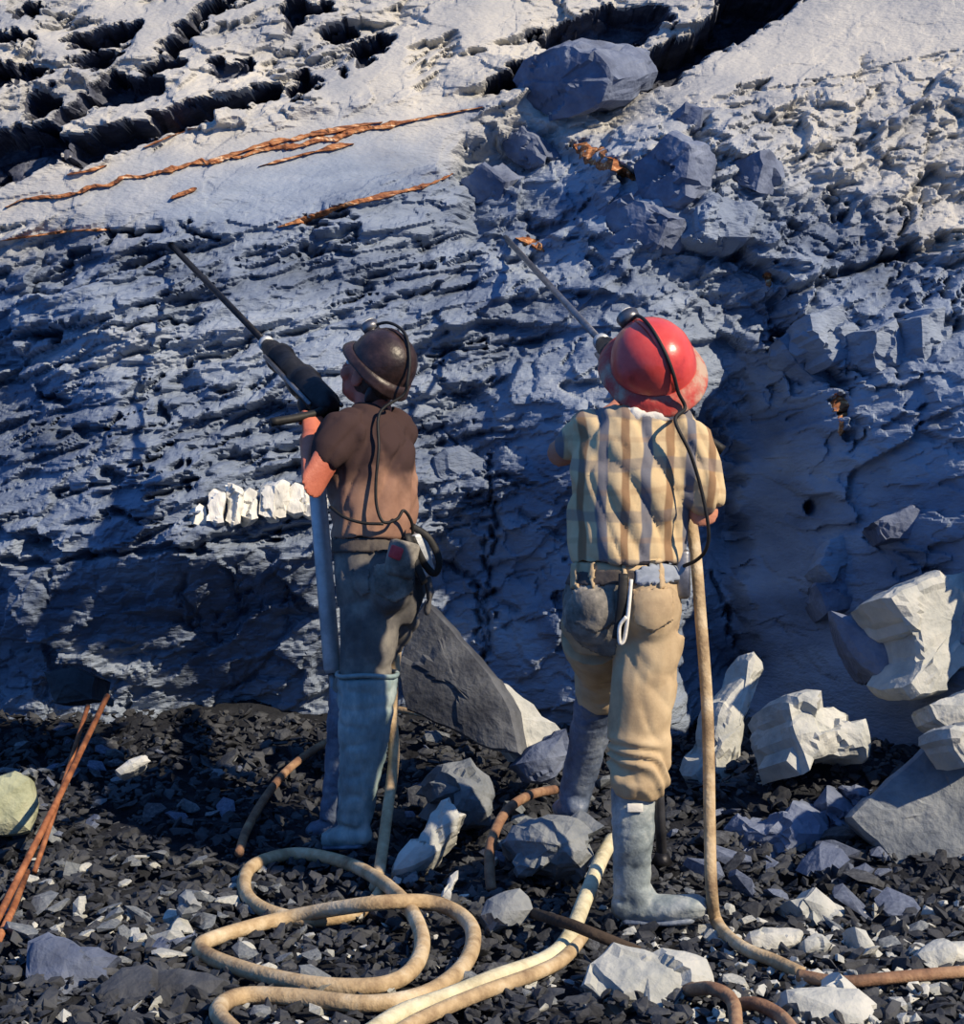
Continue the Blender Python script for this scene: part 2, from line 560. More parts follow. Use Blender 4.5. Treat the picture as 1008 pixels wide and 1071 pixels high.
# ------------------------------------------------------------------ the rock wall
def ramp_pts():
    # (pixel x, pixel y, depth): broad shape of the face; lower part undercut, upper part leaning back, right part swinging forward
    return np.array([
        (-500, 760, 7.7), (-500, 560, 7.5), (-500, 250, 7.8), (-500, -100, 8.6), (105, 330, 7.16), (105, 450, 6.98),
        (0, 830, 7.5), (0, 740, 7.35), (0, 640, 7.05), (0, 585, 6.92), (0, 500, 7.18), (0, 420, 7.34), (0, 340, 7.42), (0, 250, 7.45), (0, 120, 7.75), (0, 0, 8.25),
        (190, 830, 7.6), (190, 740, 7.45), (190, 640, 7.15), (190, 570, 6.80), (190, 400, 7.15), (190, 240, 7.45), (190, 120, 7.85), (190, 0, 8.35),
        (340, 830, 7.6), (340, 740, 7.45), (340, 640, 7.22), (340, 550, 6.92), (340, 400, 7.22), (340, 245, 7.5), (340, 120, 7.95), (340, 0, 8.45),
        (450, 740, 7.40), (450, 600, 7.42), (450, 450, 7.35), (460, 300, 7.48), (495, 200, 7.95), (490, 260, 7.72), (500, 110, 8.10), (500, 0, 8.5),
        (555, 240, 7.74), (560, 180, 7.88), (550, 740, 7.15), (550, 600, 7.20), (550, 450, 7.22), (550, 340, 7.45), (640, 740, 6.85), (640, 600, 6.88), (645, 450, 6.95), (640, 350, 7.25),
        (690, 740, 6.95), (690, 600, 7.0), (690, 450, 7.1), (690, 350, 7.3), (620, 240, 7.50), (635, 185, 7.55), (690, 240, 7.30), (690, 180, 7.38), (640, 120, 8.15), (650, 0, 8.7),
        (770, 800, 7.20), (770, 700, 7.45), (770, 560, 7.65), (770, 440, 7.75), (745, 330, 7.6), (725, 250, 7.36), (740, 140, 7.75), (800, 0, 8.6),
        (860, 800, 6.80), (870, 700, 6.85), (880, 560, 6.95), (880, 440, 7.05), (840, 330, 7.35), (850, 220, 7.62), (880, 120, 7.98), (900, 0, 8.5),
        (1010, 800, 6.3), (1010, 700, 6.2), (1010, 560, 6.25), (1010, 430, 6.6), (1010, 300, 7.30), (1010, 220, 7.60), (1010, 150, 7.85), (1010, 0, 8.4),
        (1250, 800, 5.5), (1250, 600, 5.5), (1250, 420, 6.0), (1250, 250, 7.2), (1250, -50, 8.2),  # unseen right flank, pulled forward to keep sun off the rubble
        (1600, 800, 5.0), (1600, 500, 5.2), (1600, 300, 6.2), (1600, 100, 7.0), (1600, -200, 8.2),
        (-500, -500, 10.0), (500, -450, 10.3), (1200, -450, 10.0), (-500, 1000, 6.8), (500, 1000, 7.3), (1250, 1000, 5.4), (800, 1000, 7.0)], float)


def macro_depth(px, py):
    C = ramp_pts()
    P, D = C[:, :2] / 300.0, C[:, 2]
    r = np.linalg.norm(P[:, None] - P[None], axis=2)
    n = len(P)
    A = np.zeros((n + 3, n + 3))
    A[:n, :n] = r + np.eye(n) * 0.01
    A[:n, n] = 1; A[:n, n + 1:] = P; A[n, :n] = 1; A[n + 1:, :n] = P.T
    w = np.linalg.solve(A, np.concatenate([D, np.zeros(3)]))
    out = w[n] + w[n + 1] * px / 300 + w[n + 2] * py / 300
    for i in range(n):
        out = out + w[i] * np.sqrt((px / 300 - P[i, 0]) ** 2 + (py / 300 - P[i, 1]) ** 2)
    return out


def build_wall():
    st = .0075
    xs = np.concatenate([np.arange(-3.6, -2.3, .04), np.arange(-2.3, 2.3, st), np.arange(2.3, 3.7, .04)])
    zs = np.concatenate([np.arange(-.25, 3.85, st), np.arange(3.85, 5.6, .05)])
    X, Z = np.meshgrid(xs, zs)
    Y = np.full(X.shape, 7.4)
    for _ in range(3):
        px, py = CX + F * X / Y, CY - F * (Z - CZ) / Y
        Y = .3 * Y + .7 * np.clip(macro_depth(np.clip(px, -600, 1700), np.clip(py, -600, 1050)), 4.9, 11)
    px, py = CX + F * X / Y, CY - F * (Z - CZ) / Y
    # warped pixel coordinates for ragged feature borders
    th = math.radians(15)
    ca, _ = facets((X * math.cos(th) + Z * math.sin(th)) / .085, (-X * math.sin(th) + Z * math.cos(th)) / .045, 150, .3)
    wx = px + 7 * fbm2(X * 9, Z * 9, 3, 5) + 9 * ca
    wy = py + 5 * fbm2(X * 9 + 40, Z * 9, 3, 6) + 6 * np.roll(ca, 37, 1)
    U = X * math.cos(th) + Z * math.sin(th)
    V = -X * math.sin(th) + Z * math.cos(th)

    smooth = np.zeros(X.shape)
    for poly, fe in (([(-60, 235), (-60, 195), (120, 165), (330, 115), (520, 95), (480, 175), (300, 230), (160, 232)], 14),
                     ([(640, 112), (760, 50), (845, -20), (1300, -60), (1300, 40), (1008, 70), (800, 100)], 18),
                     ([(300, 60), (450, 10), (540, -40), (540, 40), (460, 95), (340, 110)], 16),
                     ([(735, 420), (800, 430), (850, 560), (900, 660), (985, 760), (950, 800), (740, 800)], 16),
                     ([(0, 20), (200, -20), (400, -40), (180, 60), (60, 60)], 12)):
        smooth = np.maximum(smooth, 1 - sstep(poly_sd(wx, wy, poly), -fe, fe))
    plates = 1 - sstep(poly_sd(wx, wy, [(-700, 250), (160, 238), (300, 240), (480, 190), (500, 330), (440, 500), (330, 560), (-700, 590)]), -30, 30)
    chunky = 1 - sstep(poly_sd(wx, wy, [(470, 170), (600, 130), (720, 100), (1300, 60), (1300, 480), (900, 480), (800, 330), (560, 300), (480, 270)]), -30, 30)
    lower = np.clip(1 - plates - chunky, 0, 1)
    rough = 1 - .88 * smooth

    h = np.zeros(X.shape)          # towards the viewer
    f1, e1 = facets(U / .62, V / .30, 10)
    f2, e2 = facets(U / .48, V / .075, 20, .6)
    f3, e3 = facets(U / .17, V / .10, 30, .4)
    f4, e4 = facets(U / .26, V / .22, 40, .4)
    f5, e5 = facets(U / .07, V / .035, 45, .4)
    h += rough * .10 * f1
    h += rough * plates * (.055 * f2 - .008 * (1 - sstep(e2, 0, .05)))
    h += rough * chunky * (.052 * f3 + .05 * f4 - .008 * (1 - sstep(e3, 0, .06)))
    h += rough * lower * (.05 * f4 + .03 * f3 - .006 * (1 - sstep(e4, 0, .03)))
    h += rough * (.010 + .006 * plates + .012 * chunky) * f5
    h += .02 * fbm2(U * 2.2, V * 5, 4, 70) + (.004 + .006 * rough) * fbm2(U * 18, V * 40, 3, 75)

    shade_mask = np.zeros(X.shape)   # shade painted into the upper recesses as a darker rock colour

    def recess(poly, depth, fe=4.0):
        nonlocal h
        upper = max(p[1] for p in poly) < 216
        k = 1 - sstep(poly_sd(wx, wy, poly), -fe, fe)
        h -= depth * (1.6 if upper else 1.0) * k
        if upper: shade_mask[:] = np.maximum(shade_mask, k)

    # dark openings and undercut bands of the upper bedding
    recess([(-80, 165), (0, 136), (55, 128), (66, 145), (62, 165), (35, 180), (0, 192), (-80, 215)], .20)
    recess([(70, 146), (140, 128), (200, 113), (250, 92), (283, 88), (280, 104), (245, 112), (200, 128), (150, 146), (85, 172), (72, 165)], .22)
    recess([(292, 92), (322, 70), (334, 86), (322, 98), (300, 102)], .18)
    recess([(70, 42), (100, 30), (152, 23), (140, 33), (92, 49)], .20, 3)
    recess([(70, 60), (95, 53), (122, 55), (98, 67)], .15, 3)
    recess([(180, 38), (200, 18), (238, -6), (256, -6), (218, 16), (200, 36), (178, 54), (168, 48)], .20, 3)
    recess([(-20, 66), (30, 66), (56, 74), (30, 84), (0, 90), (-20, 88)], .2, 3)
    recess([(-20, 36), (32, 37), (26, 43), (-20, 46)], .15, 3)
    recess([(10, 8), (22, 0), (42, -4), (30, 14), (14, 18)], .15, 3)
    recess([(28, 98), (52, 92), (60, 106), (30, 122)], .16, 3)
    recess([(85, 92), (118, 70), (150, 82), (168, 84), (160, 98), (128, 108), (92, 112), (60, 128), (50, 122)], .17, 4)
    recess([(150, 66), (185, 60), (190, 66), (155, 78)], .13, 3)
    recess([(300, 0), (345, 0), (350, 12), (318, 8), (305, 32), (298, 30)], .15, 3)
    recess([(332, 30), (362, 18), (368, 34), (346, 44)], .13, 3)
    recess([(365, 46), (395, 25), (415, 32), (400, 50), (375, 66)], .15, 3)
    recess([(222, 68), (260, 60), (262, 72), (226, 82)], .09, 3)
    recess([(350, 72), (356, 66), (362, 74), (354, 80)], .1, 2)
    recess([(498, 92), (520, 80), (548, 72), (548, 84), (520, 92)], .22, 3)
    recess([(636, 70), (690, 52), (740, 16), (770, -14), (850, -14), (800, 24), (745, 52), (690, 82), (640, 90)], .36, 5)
    recess([(560, 34), (600, 20), (640, 12), (690, 8), (700, 20), (650, 44), (610, 52), (570, 44)], .15, 5)
    # shaded notch behind the helmets and added fissure standing in for the standing man's wall shadow
    recess([(478, 160), (540, 128), (600, 150), (640, 182), (700, 150), (735, 130), (745, 160), (722, 250), (770, 260), (830, 300),
            (835, 400), (800, 350), (720, 300), (560, 290), (490, 250)], .14, 10)
    recess([(700, 470), (745, 420), (768, 470), (776, 600), (790, 680), (770, 780), (730, 790), (700, 640)], .16, 12)
    recess([(808, 345), (822, 335), (850, 372), (895, 398), (892, 410), (850, 398)], .16, 3)
    recess([(880, 415), (892, 410), (905, 460), (890, 470)], .10, 3)

    def crack(pts, w, depth):
        nonlocal h
        for (x0, y0), (x1, y1) in zip(pts[:-1], pts[1:]):
            bx = (px > min(x0, x1) - 25) & (px < max(x0, x1) + 25) & (py > min(y0, y1) - 25) & (py < max(y0, y1) + 25)
            a, b = wx[bx], wy[bx]
            ex, ey = x1 - x0, y1 - y0
            t = np.clip(((a - x0) * ex + (b - y0) * ey) / (ex * ex + ey * ey), 0, 1)
            d = np.hypot(a - x0 - t * ex, b - y0 - t * ey)
            h[bx] -= depth * np.clip(1.25 - d / w, 0, 1)

    def scarp(x, y, L, a, depth, reach):
        # a broken bed: the face steps back sharply below the line and recovers further down
        nonlocal h
        x1, y1 = x + L * math.cos(a), y - L * math.sin(a)
        m = reach * 3 + 12
        bx = (px > min(x, x1) - m) & (px < max(x, x1) + m) & (py > min(y, y1) - m) & (py < max(y, y1) + m)
        if not bx.any(): return
        A, B = wx[bx] * .75 + px[bx] * .25 - x, wy[bx] * .75 + py[bx] * .25 - y
        t = (A * math.cos(a) - B * math.sin(a)) / L
        d = A * math.sin(a) + B * math.cos(a)
        tp = np.clip(np.minimum(t, 1 - t) * 4, 0, 1)
        h[bx] -= depth * tp * np.where(d > 0, np.exp(-d / reach), 0) * sstep(d, 0, 1.6)

    rs_ = random.Random(8)
    for _ in range(230):
        x, y = rs_.uniform(-60, 500), rs_.uniform(250, 575)
        scarp(x, y, rs_.uniform(20, 110), math.radians(rs_.gauss(16, 5)), rs_.uniform(.02, .10), rs_.uniform(4, 14))
    for _ in range(130):
        x, y = rs_.uniform(720, 1030), rs_.uniform(85, 430)
        scarp(x, y, rs_.uniform(15, 60), math.radians(rs_.choice([rs_.gauss(20, 12), rs_.gauss(-25, 15), rs_.gauss(60, 15)])), rs_.uniform(.02, .09), rs_.uniform(4, 12))
    for _ in range(70):
        x, y = rs_.uniform(430, 760), rs_.uniform(140, 740)
        scarp(x, y, rs_.uniform(15, 60), math.radians(rs_.uniform(-40, 60)), rs_.uniform(.02, .07), rs_.uniform(4, 12))
    for _ in range(40):
        x, y = rs_.uniform(-20, 340), rs_.uniform(580, 740)
        scarp(x, y, rs_.uniform(20, 70), math.radians(rs_.choice([rs_.gauss(6, 8), rs_.gauss(70, 15)])), rs_.uniform(.01, .05), rs_.uniform(4, 12))
    for _ in range(36):
        x, y = rs_.uniform(0, 480), rs_.uniform(0, 110)
        scarp(x, y, rs_.uniform(20, 80), math.radians(rs_.gauss(20, 8)), rs_.uniform(.04, .14), rs_.uniform(4, 10))
    for _ in range(30):
        x, y = rs_.uniform(780, 1008), rs_.uniform(430, 700)
        scarp(x, y, rs_.uniform(15, 60), math.radians(rs_.uniform(-60, 40)), rs_.uniform(.015, .05), rs_.uniform(4, 12))

    for pts, w, dp in (
            ([(115, 243), (165, 239)], 3, .14), ([(190, 236), (215, 243)], 5, .14), ([(320, 232), (365, 226)], 4, .12),
            ([(320, 262), (372, 240)], 8, .12), ([(50, 272), (85, 262)], 4, .1), ([(20, 350), (55, 350)], 7, .12),
            ([(0, 590), (90, 585), (190, 572), (290, 560), (335, 545)], 4, .10), ([(105, 535), (140, 545), (205, 545)], 4, .08),
            ([(105, 495), (128, 500)], 7, .12), ([(225, 478), (245, 474)], 7, .12), ([(60, 455), (100, 445), (125, 436)], 4, .08),
            ([(130, 345), (175, 332), (210, 330)], 3, .08), ([(120, 372), (180, 356)], 3, .08), ([(165, 425), (168, 440)], 5, .1),
            ([(130, 415), (160, 402)], 3, .08), ([(200, 470), (285, 440)], 3, .08), ([(245, 485), (300, 470)], 4, .09),
            ([(195, 600), (205, 660)], 4, .05), ([(240, 590), (250, 640)], 3, .05), ([(512, 470), (516, 560), (510, 690)], 3, .07),
            ([(460, 590), (500, 610), (506, 690)], 4, .07), ([(510, 620), (540, 640)], 6, .05), ([(445, 470), (520, 500), (560, 505)], 3, .05),
            ([(838, 300), (880, 285), (940, 262), (1010, 250)], 5, .12), ([(700, 248), (770, 262), (835, 300)], 5, .10),
            ([(790, 440), (850, 428)], 2.5, .04), ([(755, 600), (765, 650), (790, 690)], 3, .07), ([(870, 200), (885, 225)], 5, .09),
            ([(905, 340), (912, 400)], 5, .09), ([(935, 330), (945, 390)], 5, .09), ([(965, 320), (975, 380)], 5, .08), ([(990, 300), (1008, 340)], 5, .08),
            ([(720, 108), (850, 85), (1008, 55)], 2, .03), ([(495, 50), (580, 28)], 2.5, .08), ([(540, 540), (600, 560)], 3, .04),
            ([(840, 380), (905, 400)], 5, .1), ([(905, 560), (990, 600)], 4, .06), ([(930, 260), (1000, 275)], 5, .08)):
        crack(pts, w, dp)
    rr = random.Random(3)
    for _ in range(36):           # short bedding cracks over the plated face
        x, y = rr.uniform(-20, 500), rr.uniform(252, 560)
        L = rr.uniform(14, 60)
        a = math.radians(rr.gauss(17, 7))
        crack([(x, y), (x + L * math.cos(a), y - L * math.sin(a))], rr.uniform(1.4, 3.6), rr.uniform(.03, .12))
    for _ in range(16):
        x, y = rr.uniform(740, 1010), rr.uniform(90, 420)
        L = rr.uniform(10, 36)
        a = math.radians(rr.choice([rr.gauss(20, 14), rr.gauss(-50, 20), rr.gauss(-80, 15)]))
        crack([(x, y), (x + L * math.cos(a), y - L * math.sin(a))], rr.uniform(2, 4), rr.uniform(.03, .10))
    for _ in range(14):
        x, y = rr.uniform(430, 640), rr.uniform(320, 720)
        L = rr.uniform(12, 45)
        a = math.radians(rr.uniform(-70, 60))
        crack([(x, y), (x + L * math.cos(a), y - L * math.sin(a))], rr.uniform(1.6, 3), rr.uniform(.02, .05))
    for _ in range(10):
        x, y = rr.uniform(0, 340), rr.uniform(585, 745)
        L = rr.uniform(12, 50)
        a = math.radians(rr.choice([rr.gauss(8, 8), rr.gauss(-80, 12)]))
        crack([(x, y), (x + L * math.cos(a), y - L * math.sin(a))], rr.uniform(1.6, 3), rr.uniform(.02, .05))
    # drilled hole
    h -= .22 * (1 - sstep(np.hypot(px - 851, py - 531), 6.0, 9.5))
    for _ in range(1):             # weathered edges
        k = h.copy()
        k[1:-1] = .12 * h[:-2] + .76 * h[1:-1] + .12 * h[2:]
        h = k.copy()
        h[:, 1:-1] = .12 * k[:, :-2] + .76 * k[:, 1:-1] + .12 * k[:, 2:]
    Y2 = Y - h
    nz, nx = X.shape
    me = bpy.data.meshes.new('wall_back')
    co = np.stack([X, Y2, Z], -1).reshape(-1, 3).astype(np.float32)
    idx = np.arange(nx * nz, dtype=np.int32).reshape(nz, nx)
    q = np.stack([idx[:-1, :-1], idx[:-1, 1:], idx[1:, 1:], idx[1:, :-1]], -1).reshape(-1, 4)
    me.vertices.add(len(co)); me.vertices.foreach_set('co', co.ravel())
    me.loops.add(q.size); me.loops.foreach_set('vertex_index', q.ravel())
    me.polygons.add(len(q)); me.polygons.foreach_set('loop_start', np.arange(0, q.size, 4, dtype=np.int32))
    me.polygons.foreach_set('use_smooth', np.zeros(len(q), bool))
    me.update(calc_edges=True)
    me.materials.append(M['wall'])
    me.materials.append(M['recess_shade'])
    me.polygons.foreach_set('material_index', ((shade_mask[:-1, :-1] + shade_mask[1:, 1:]) > .16).astype(np.int32).ravel())
    o = link('wall_back', me)
    tag(o, 'tall blue-grey layered rock face behind the two miners', kind='structure')
    return o, xs, zs, Y2


wall, WXS, WZS, WY = build_wall()


def wall_y(x, z):
    i = min(max(int(np.searchsorted(WXS, x)), 1), len(WXS) - 1)
    j = min(max(int(np.searchsorted(WZS, z)), 1), len(WZS) - 1)
    return float(WY[j - 1:j + 1, i - 1:i + 1].mean())


def on_wall(px, py, proud=0.0, r=0):
    Y = 7.4
    for _ in range(14):
        p = at(px, py, Y)
        Y = .5 * Y + .5 * wall_y(p.x, p.z)
    return at(px, py, Y - proud)


# ------------------------------------------------------------------ the ground
def gz(x, y):
    x, y = np.asarray(x, float), np.asarray(y, float)
    b = np.interp(y, [0, 4.0, 5.1, 5.9, 6.6, 7.3, 8.5], [0, -.01, 0, .05, .17, .34, .5])
    b = b + .10 * sstep(x, .9, 1.8) * sstep(y, 5.0, 5.8) + .20 * np.exp(-((x - 1.2) / .38) ** 2 - ((y - 6.35) / .32) ** 2)
    return b + .025 * fbm2(x * 1.6 + 7, y * 1.6, 4, 90)


def gz1(x, y):
    return float(gz(np.array([x]), np.array([y]))[0])


def on_ground(px, py, lift=0.0):
    Y = 5.0
    for _ in range(25):
        x = (px - CX) / F * Y
        z = gz1(x, Y) + lift
        Yn = (CZ - z) * F / max(py - CY, 20)
        Y = .5 * Y + .5 * min(Yn, 8)
    return at(px, py, Y)


def build_ground():
    xs = np.arange(-3.6, 3.7, .03)
    ys = np.concatenate([np.arange(-1.5, 3.5, .25), np.arange(3.5, 7.9, .03)])
    X, Yy = np.meshgrid(xs, ys)
    f, e = facets(X / .16, Yy / .16, 120, .4)
    f2, e2 = facets(X / .45, Yy / .45, 125, .4)
    Z = gz(X, Yy) + .028 * f + .04 * f2 - .035
    nz, nx = X.shape
    idx = np.arange(nx * nz).reshape(nz, nx)
    q = np.stack([idx[:-1, :-1], idx[:-1, 1:], idx[1:, 1:], idx[1:, :-1]], -1).reshape(-1, 4)
    o = link('floor', new_mesh('floor', np.stack([X, Yy, Z], -1).reshape(-1, 3), q.tolist(), M['ground']))
    tag(o, 'dark dirt floor of the working under the rubble', kind='structure')
    return o


floor = build_ground()


# ------------------------------------------------------------------ rock slabs from an outline with real depth
def slab(outline, Y, thick, ax=0.0, az=0.0, seed=1, rough=.012, seg=.05, bulge=.25, drop=0.0, facet=None):
    rr = random.Random(seed)
    rough = min(rough, .12 * thick)
    xs = sum(p[0] for p in outline) / len(outline)
    ys = sum(p[1] for p in outline) / len(outline)
    c0 = at(xs, ys, Y)

    def ray(px, py):
        kx, kz = (px - CX) / F, -(py - CY) / F
        Yp = (Y - ax * c0.x + az * (CZ - c0.z)) / (1 - ax * kx - az * kz)
        return at(px, py, Yp)
    P = [ray(*p) for p in outline]
    ring = []
    for a, b in zip(P, P[1:] + P[:1]):
        k = max(1, int((b - a).length / seg))
        for j in range(k):
            q = a.lerp(b, j / k)
            if j: q = q + Vector((rr.gauss(0, 1), 0, rr.gauss(0, 1))) * seg * .10
            ring.append(q)
    n = len(ring)
    c = sum(ring, Vector()) / n
    nrm = Vector((ax, -1, az)).normalized()
    V, Fc = [], []

    def add_ring(s, off):
        for q in ring:
            V.append(c + (q - c) * s + nrm * off + Vector((0, 0, -drop * max(0, -off))))
    add_ring(.84, -thick)
    add_ring(.97, -thick * .6)
    add_ring(1.0, -thick * .10)
    add_ring(.955, thick * bulge * .2)
    add_ring(.66, thick * bulge * .6)
    add_ring(.33, thick * bulge * .85)
    R = 6
    for i in range(R - 1):
        for k in range(n):
            k2 = (k + 1) % n
            Fc.append((i * n + k, (i + 1) * n + k, (i + 1) * n + k2, i * n + k2))
    V.append(c - nrm * thick * 1.02); V.append(c + nrm * thick * bulge)
    for k in range(n):
        k2 = (k + 1) % n
        Fc.append((len(V) - 2, k, k2))
        Fc.append((len(V) - 1, (R - 1) * n + k2, (R - 1) * n + k))
    me = bpy.data.meshes.new('t'); me.from_pydata([tuple(v) for v in V], [], Fc)
    bm = bmesh.new(); bm.from_mesh(me); bpy.data.meshes.remove(me)
    bmesh.ops.recalc_face_normals(bm, faces=bm.faces[:])
    bmesh.ops.subdivide_edges(bm, edges=bm.edges[:], cuts=2, use_grid_fill=True)
    bmesh.ops.triangulate(bm, faces=bm.faces[:])
    bm.verts.index_update()
    co = np.array([v.co[:] for v in bm.verts])
    nr = np.array([v.normal[:] for v in bm.verts])
    uu, vv = (co[:, 0] + .4 * co[:, 1]), (co[:, 2] + .3 * co[:, 1])
    sz = max(.05, 1.7 * thick) if facet is None else facet
    d = rough * (vn3(co * 14, seed) * .9 + vn3(co * 40, seed + 1) * .6) + rough * 2.6 * facets(uu / sz, vv / sz, seed, .3)[0]
    co = co + nr * d[:, None]
    Fc = [tuple(v.index for v in f.verts) for f in bm.faces]
    bm.free()
    return co, Fc


def rock(name, label, outline, Y, thick, m, cat='rock', group=None, **kw):
    if name == 'boulder': kw = dict(dict(rough=.02, facet=.13), **kw)
    o = part(name, slab(outline, Y, thick, **kw), M[m], None, smooth=False)
    return tag(o, label, cat, group)


# blocks that are part of the face
def wblock(name, outline, m, proud=.06, thick=.25, **kw):
    kw = dict(dict(bulge=.05, facet=.10, rough=.011), **kw)
    proud = proud * .5
    xs = sum(p[0] for p in outline) / len(outline)
    ys = sum(p[1] for p in outline) / len(outline)
    Y = kw.pop('Y', None) or on_wall(xs, ys).y - proud
    return part(name, slab(outline, Y, thick, **kw), M[m], wall, smooth=False)


wblock('rock_block', [(533, 84), (546, 62), (575, 48), (600, 46), (628, 62), (640, 84), (632, 106), (606, 120), (572, 125), (545, 108)], 'blue', Y=8.05, thick=.5, ax=-.75, az=-.35, seed=11)  # blocks turned from the sun get darker blue stone as painted shade
wblock('rock_block', [(702, 122), (718, 108), (736, 112), (732, 132), (710, 140)], 'blue', proud=.07, thick=.2, ax=-.7, az=-.1, seed=12)
wblock('rock_block', [(742, 178), (770, 164), (796, 156), (797, 180), (792, 200), (775, 192)], 'blue', proud=.07, thick=.2, ax=-.9, az=0, seed=13)
wblock('rock_block', [(522, 138), (545, 130), (562, 144), (575, 165), (552, 178), (530, 160)], 'blue', proud=.12, thick=.25, ax=-.6, az=-.2, seed=14)
wblock('rock_block', [(478, 186), (505, 172), (530, 190), (525, 210), (495, 214)], 'blue', proud=.08, thick=.2, ax=-.5, az=-.3, seed=15)
wblock('rock_block', [(612, 230), (660, 205), (702, 226), (690, 256), (650, 262), (620, 250)], 'blue', proud=.10, thick=.2, ax=-.8, az=.1, seed=16)
wblock('rock_block', [(662, 172), (700, 140), (722, 150), (718, 205), (690, 220), (664, 205)], 'blue', proud=.12, thick=.2, ax=-.9, az=0, seed=17)
wblock('rock_block', [(728, 215), (760, 205), (790, 218), (786, 248), (750, 250), (730, 240)], 'wall', proud=.12, thick=.2, ax=.2, az=.3, seed=18)
wblock('rock_block', [(846, 330), (880, 318), (905, 345), (900, 372), (870, 378), (850, 356)], 'wall', proud=.10, thick=.2, ax=.4, az=.2, seed=19)
wblock('rock_block', [(915, 345), (938, 330), (950, 370), (935, 400), (915, 385)], 'wall', proud=.08, thick=.2, ax=.5, az=0, seed=20)
wblock('rock_block', [(962, 330), (990, 318), (1000, 360), (985, 395), (965, 380)], 'wall', proud=.08, thick=.2, ax=.5, az=0, seed=21)
wblock('rock_block', [(812, 352), (824, 346), (860, 378), (898, 408), (886, 418), (850, 396)], 'wall', proud=.08, thick=.15, ax=.4, az=.4, seed=22)
wblock('rock_block', [(868, 566), (890, 558), (905, 575), (895, 600), (872, 606), (858, 590)], 'wall', proud=.06, thick=.2, ax=.2, az=.3, seed=23)
wblock('rock_block', [(850, 606), (880, 598), (905, 612), (898, 636), (865, 640)], 'blue', proud=.06, thick=.2, ax=.1, az=.3, seed=24)
wblock('rock_block', [(910, 545), (960, 528), (985, 548), (960, 566), (925, 566)], 'blue', proud=.06, thick=.2, ax=.1, az=.2, seed=25)
wblock('rock_block', [(148, 545), (175, 526), (202, 520), (206, 545), (175, 549)], 'wall', proud=.02, thick=.1, ax=0, az=.2, seed=26)
wblock('rock_block', [(455, 480), (480, 468), (510, 478), (512, 500), (480, 512), (458, 500)], 'wall', proud=.05, thick=.15, ax=.1, az=.2, seed=27)
# white quartz lens: one block beside the other
rq = random.Random(5)
xq = 201.0
YQ = {x: min(on_wall(x, y).y for y in (512, 525, 540)) for x in range(195, 350, 10)}
while xq < 336:
    w = rq.uniform(12, 20)
    t = (xq - 201) / 135
    top = 516 - 14 * t + rq.uniform(-4, 4) + (8 if xq < 205 else 0)
    bot = 549 - 14 * t + rq.uniform(-3, 3)
    wblock('quartz_block', [(xq + rq.uniform(-1, 3), top + 3), (xq + w * .5, top - 3), (xq + w, top + rq.uniform(-2, 4)), (xq + w + rq.uniform(-3, 1), bot), (xq + w * .4, bot + 2), (xq - rq.uniform(0, 3), bot - 2)],
           'quartz', Y=min(YQ[k] for k in YQ if abs(k - xq) < 25) - .002 + rq.uniform(-.008, .008), thick=.16, ax=rq.uniform(-.1, .7), az=rq.uniform(-.1, .3), seed=int(xq), seg=.03, rough=.007)
    xq += w - 1.5


# iron-stained seams: ragged ribbons of oxide bedded in the face
def seam(pts, wpx, m='iron', seed=1, name='iron_seam'):
    rr = random.Random(seed)
    P = catmull([Vector((a, b, 0)) for a, b in pts], max(5, int(math.hypot(pts[-1][0] - pts[0][0], pts[-1][1] - pts[0][1]) / len(pts) / 3)))
    V, Fc = [], []
    n = len(P)
    for i, p in enumerate(P):
        t = (P[min(i + 1, n - 1)] - P[max(0, i - 1)]).normalized()
        nn = Vector((-t.y, t.x, 0))
        w = wpx * (.35 + 1.6 * max(0, float(vn2(np.array([i * .3]), np.array([seed * 7.7]), 3)[0]) + .45 + .35 * (rr.random() - .5))) * min(1, 6 * i / n + .15, 6 * (n - 1 - i) / n + .15)
        j = .7 * float(vn2(np.array([i * .17]), np.array([seed * 3.1]), 5)[0]) * wpx
        for k, pr in ((-1, -.03), (-.5, .012 + rr.random() * .012), (.4, .012 + rr.random() * .015), (1, -.03)):
            q = p + nn * (w * k * .5 + j)
            V.append(on_wall(q.x, q.y, pr))
    for i in range(n - 1):
        for k in range(3):
            Fc.append((i * 4 + k, i * 4 + k + 1, i * 4 + 5 + k, i * 4 + 4 + k))
    return part(name, (V, Fc), M[m], wall, smooth=False)


seam([(5, 214), (60, 204), (110, 192), (160, 181), (215, 170), (260, 160), (320, 150), (370, 138), (420, 128), (505, 110)], 8, seed=1)
seam([(200, 172), (250, 160), (300, 147), (340, 138), (400, 128)], 7, seed=2)
seam([(270, 172), (320, 160), (370, 149)], 6, seed=3)
seam([(290, 237), (330, 226), (370, 212), (420, 200), (450, 192), (474, 181)], 6, seed=4)
seam([(178, 207), (192, 202), (206, 197)], 8, seed=5)
seam([(600, 150), (622, 160), (645, 178), (672, 188)], 15, seed=6)
seam([(872, 412), (880, 432), (882, 456)], 20, seed=7)
seam([(0, 251), (40, 247), (80, 242), (118, 240)], 3.5, seed=8)
seam([(70, 184), (90, 178), (112, 172)], 4, seed=9)
seam([(540, 246), (556, 252), (570, 262)], 9, seed=10)
seam([(150, 153), (180, 142), (205, 133)], 3, seed=12)
seam([(800, 285), (806, 300)], 9, seed=13)

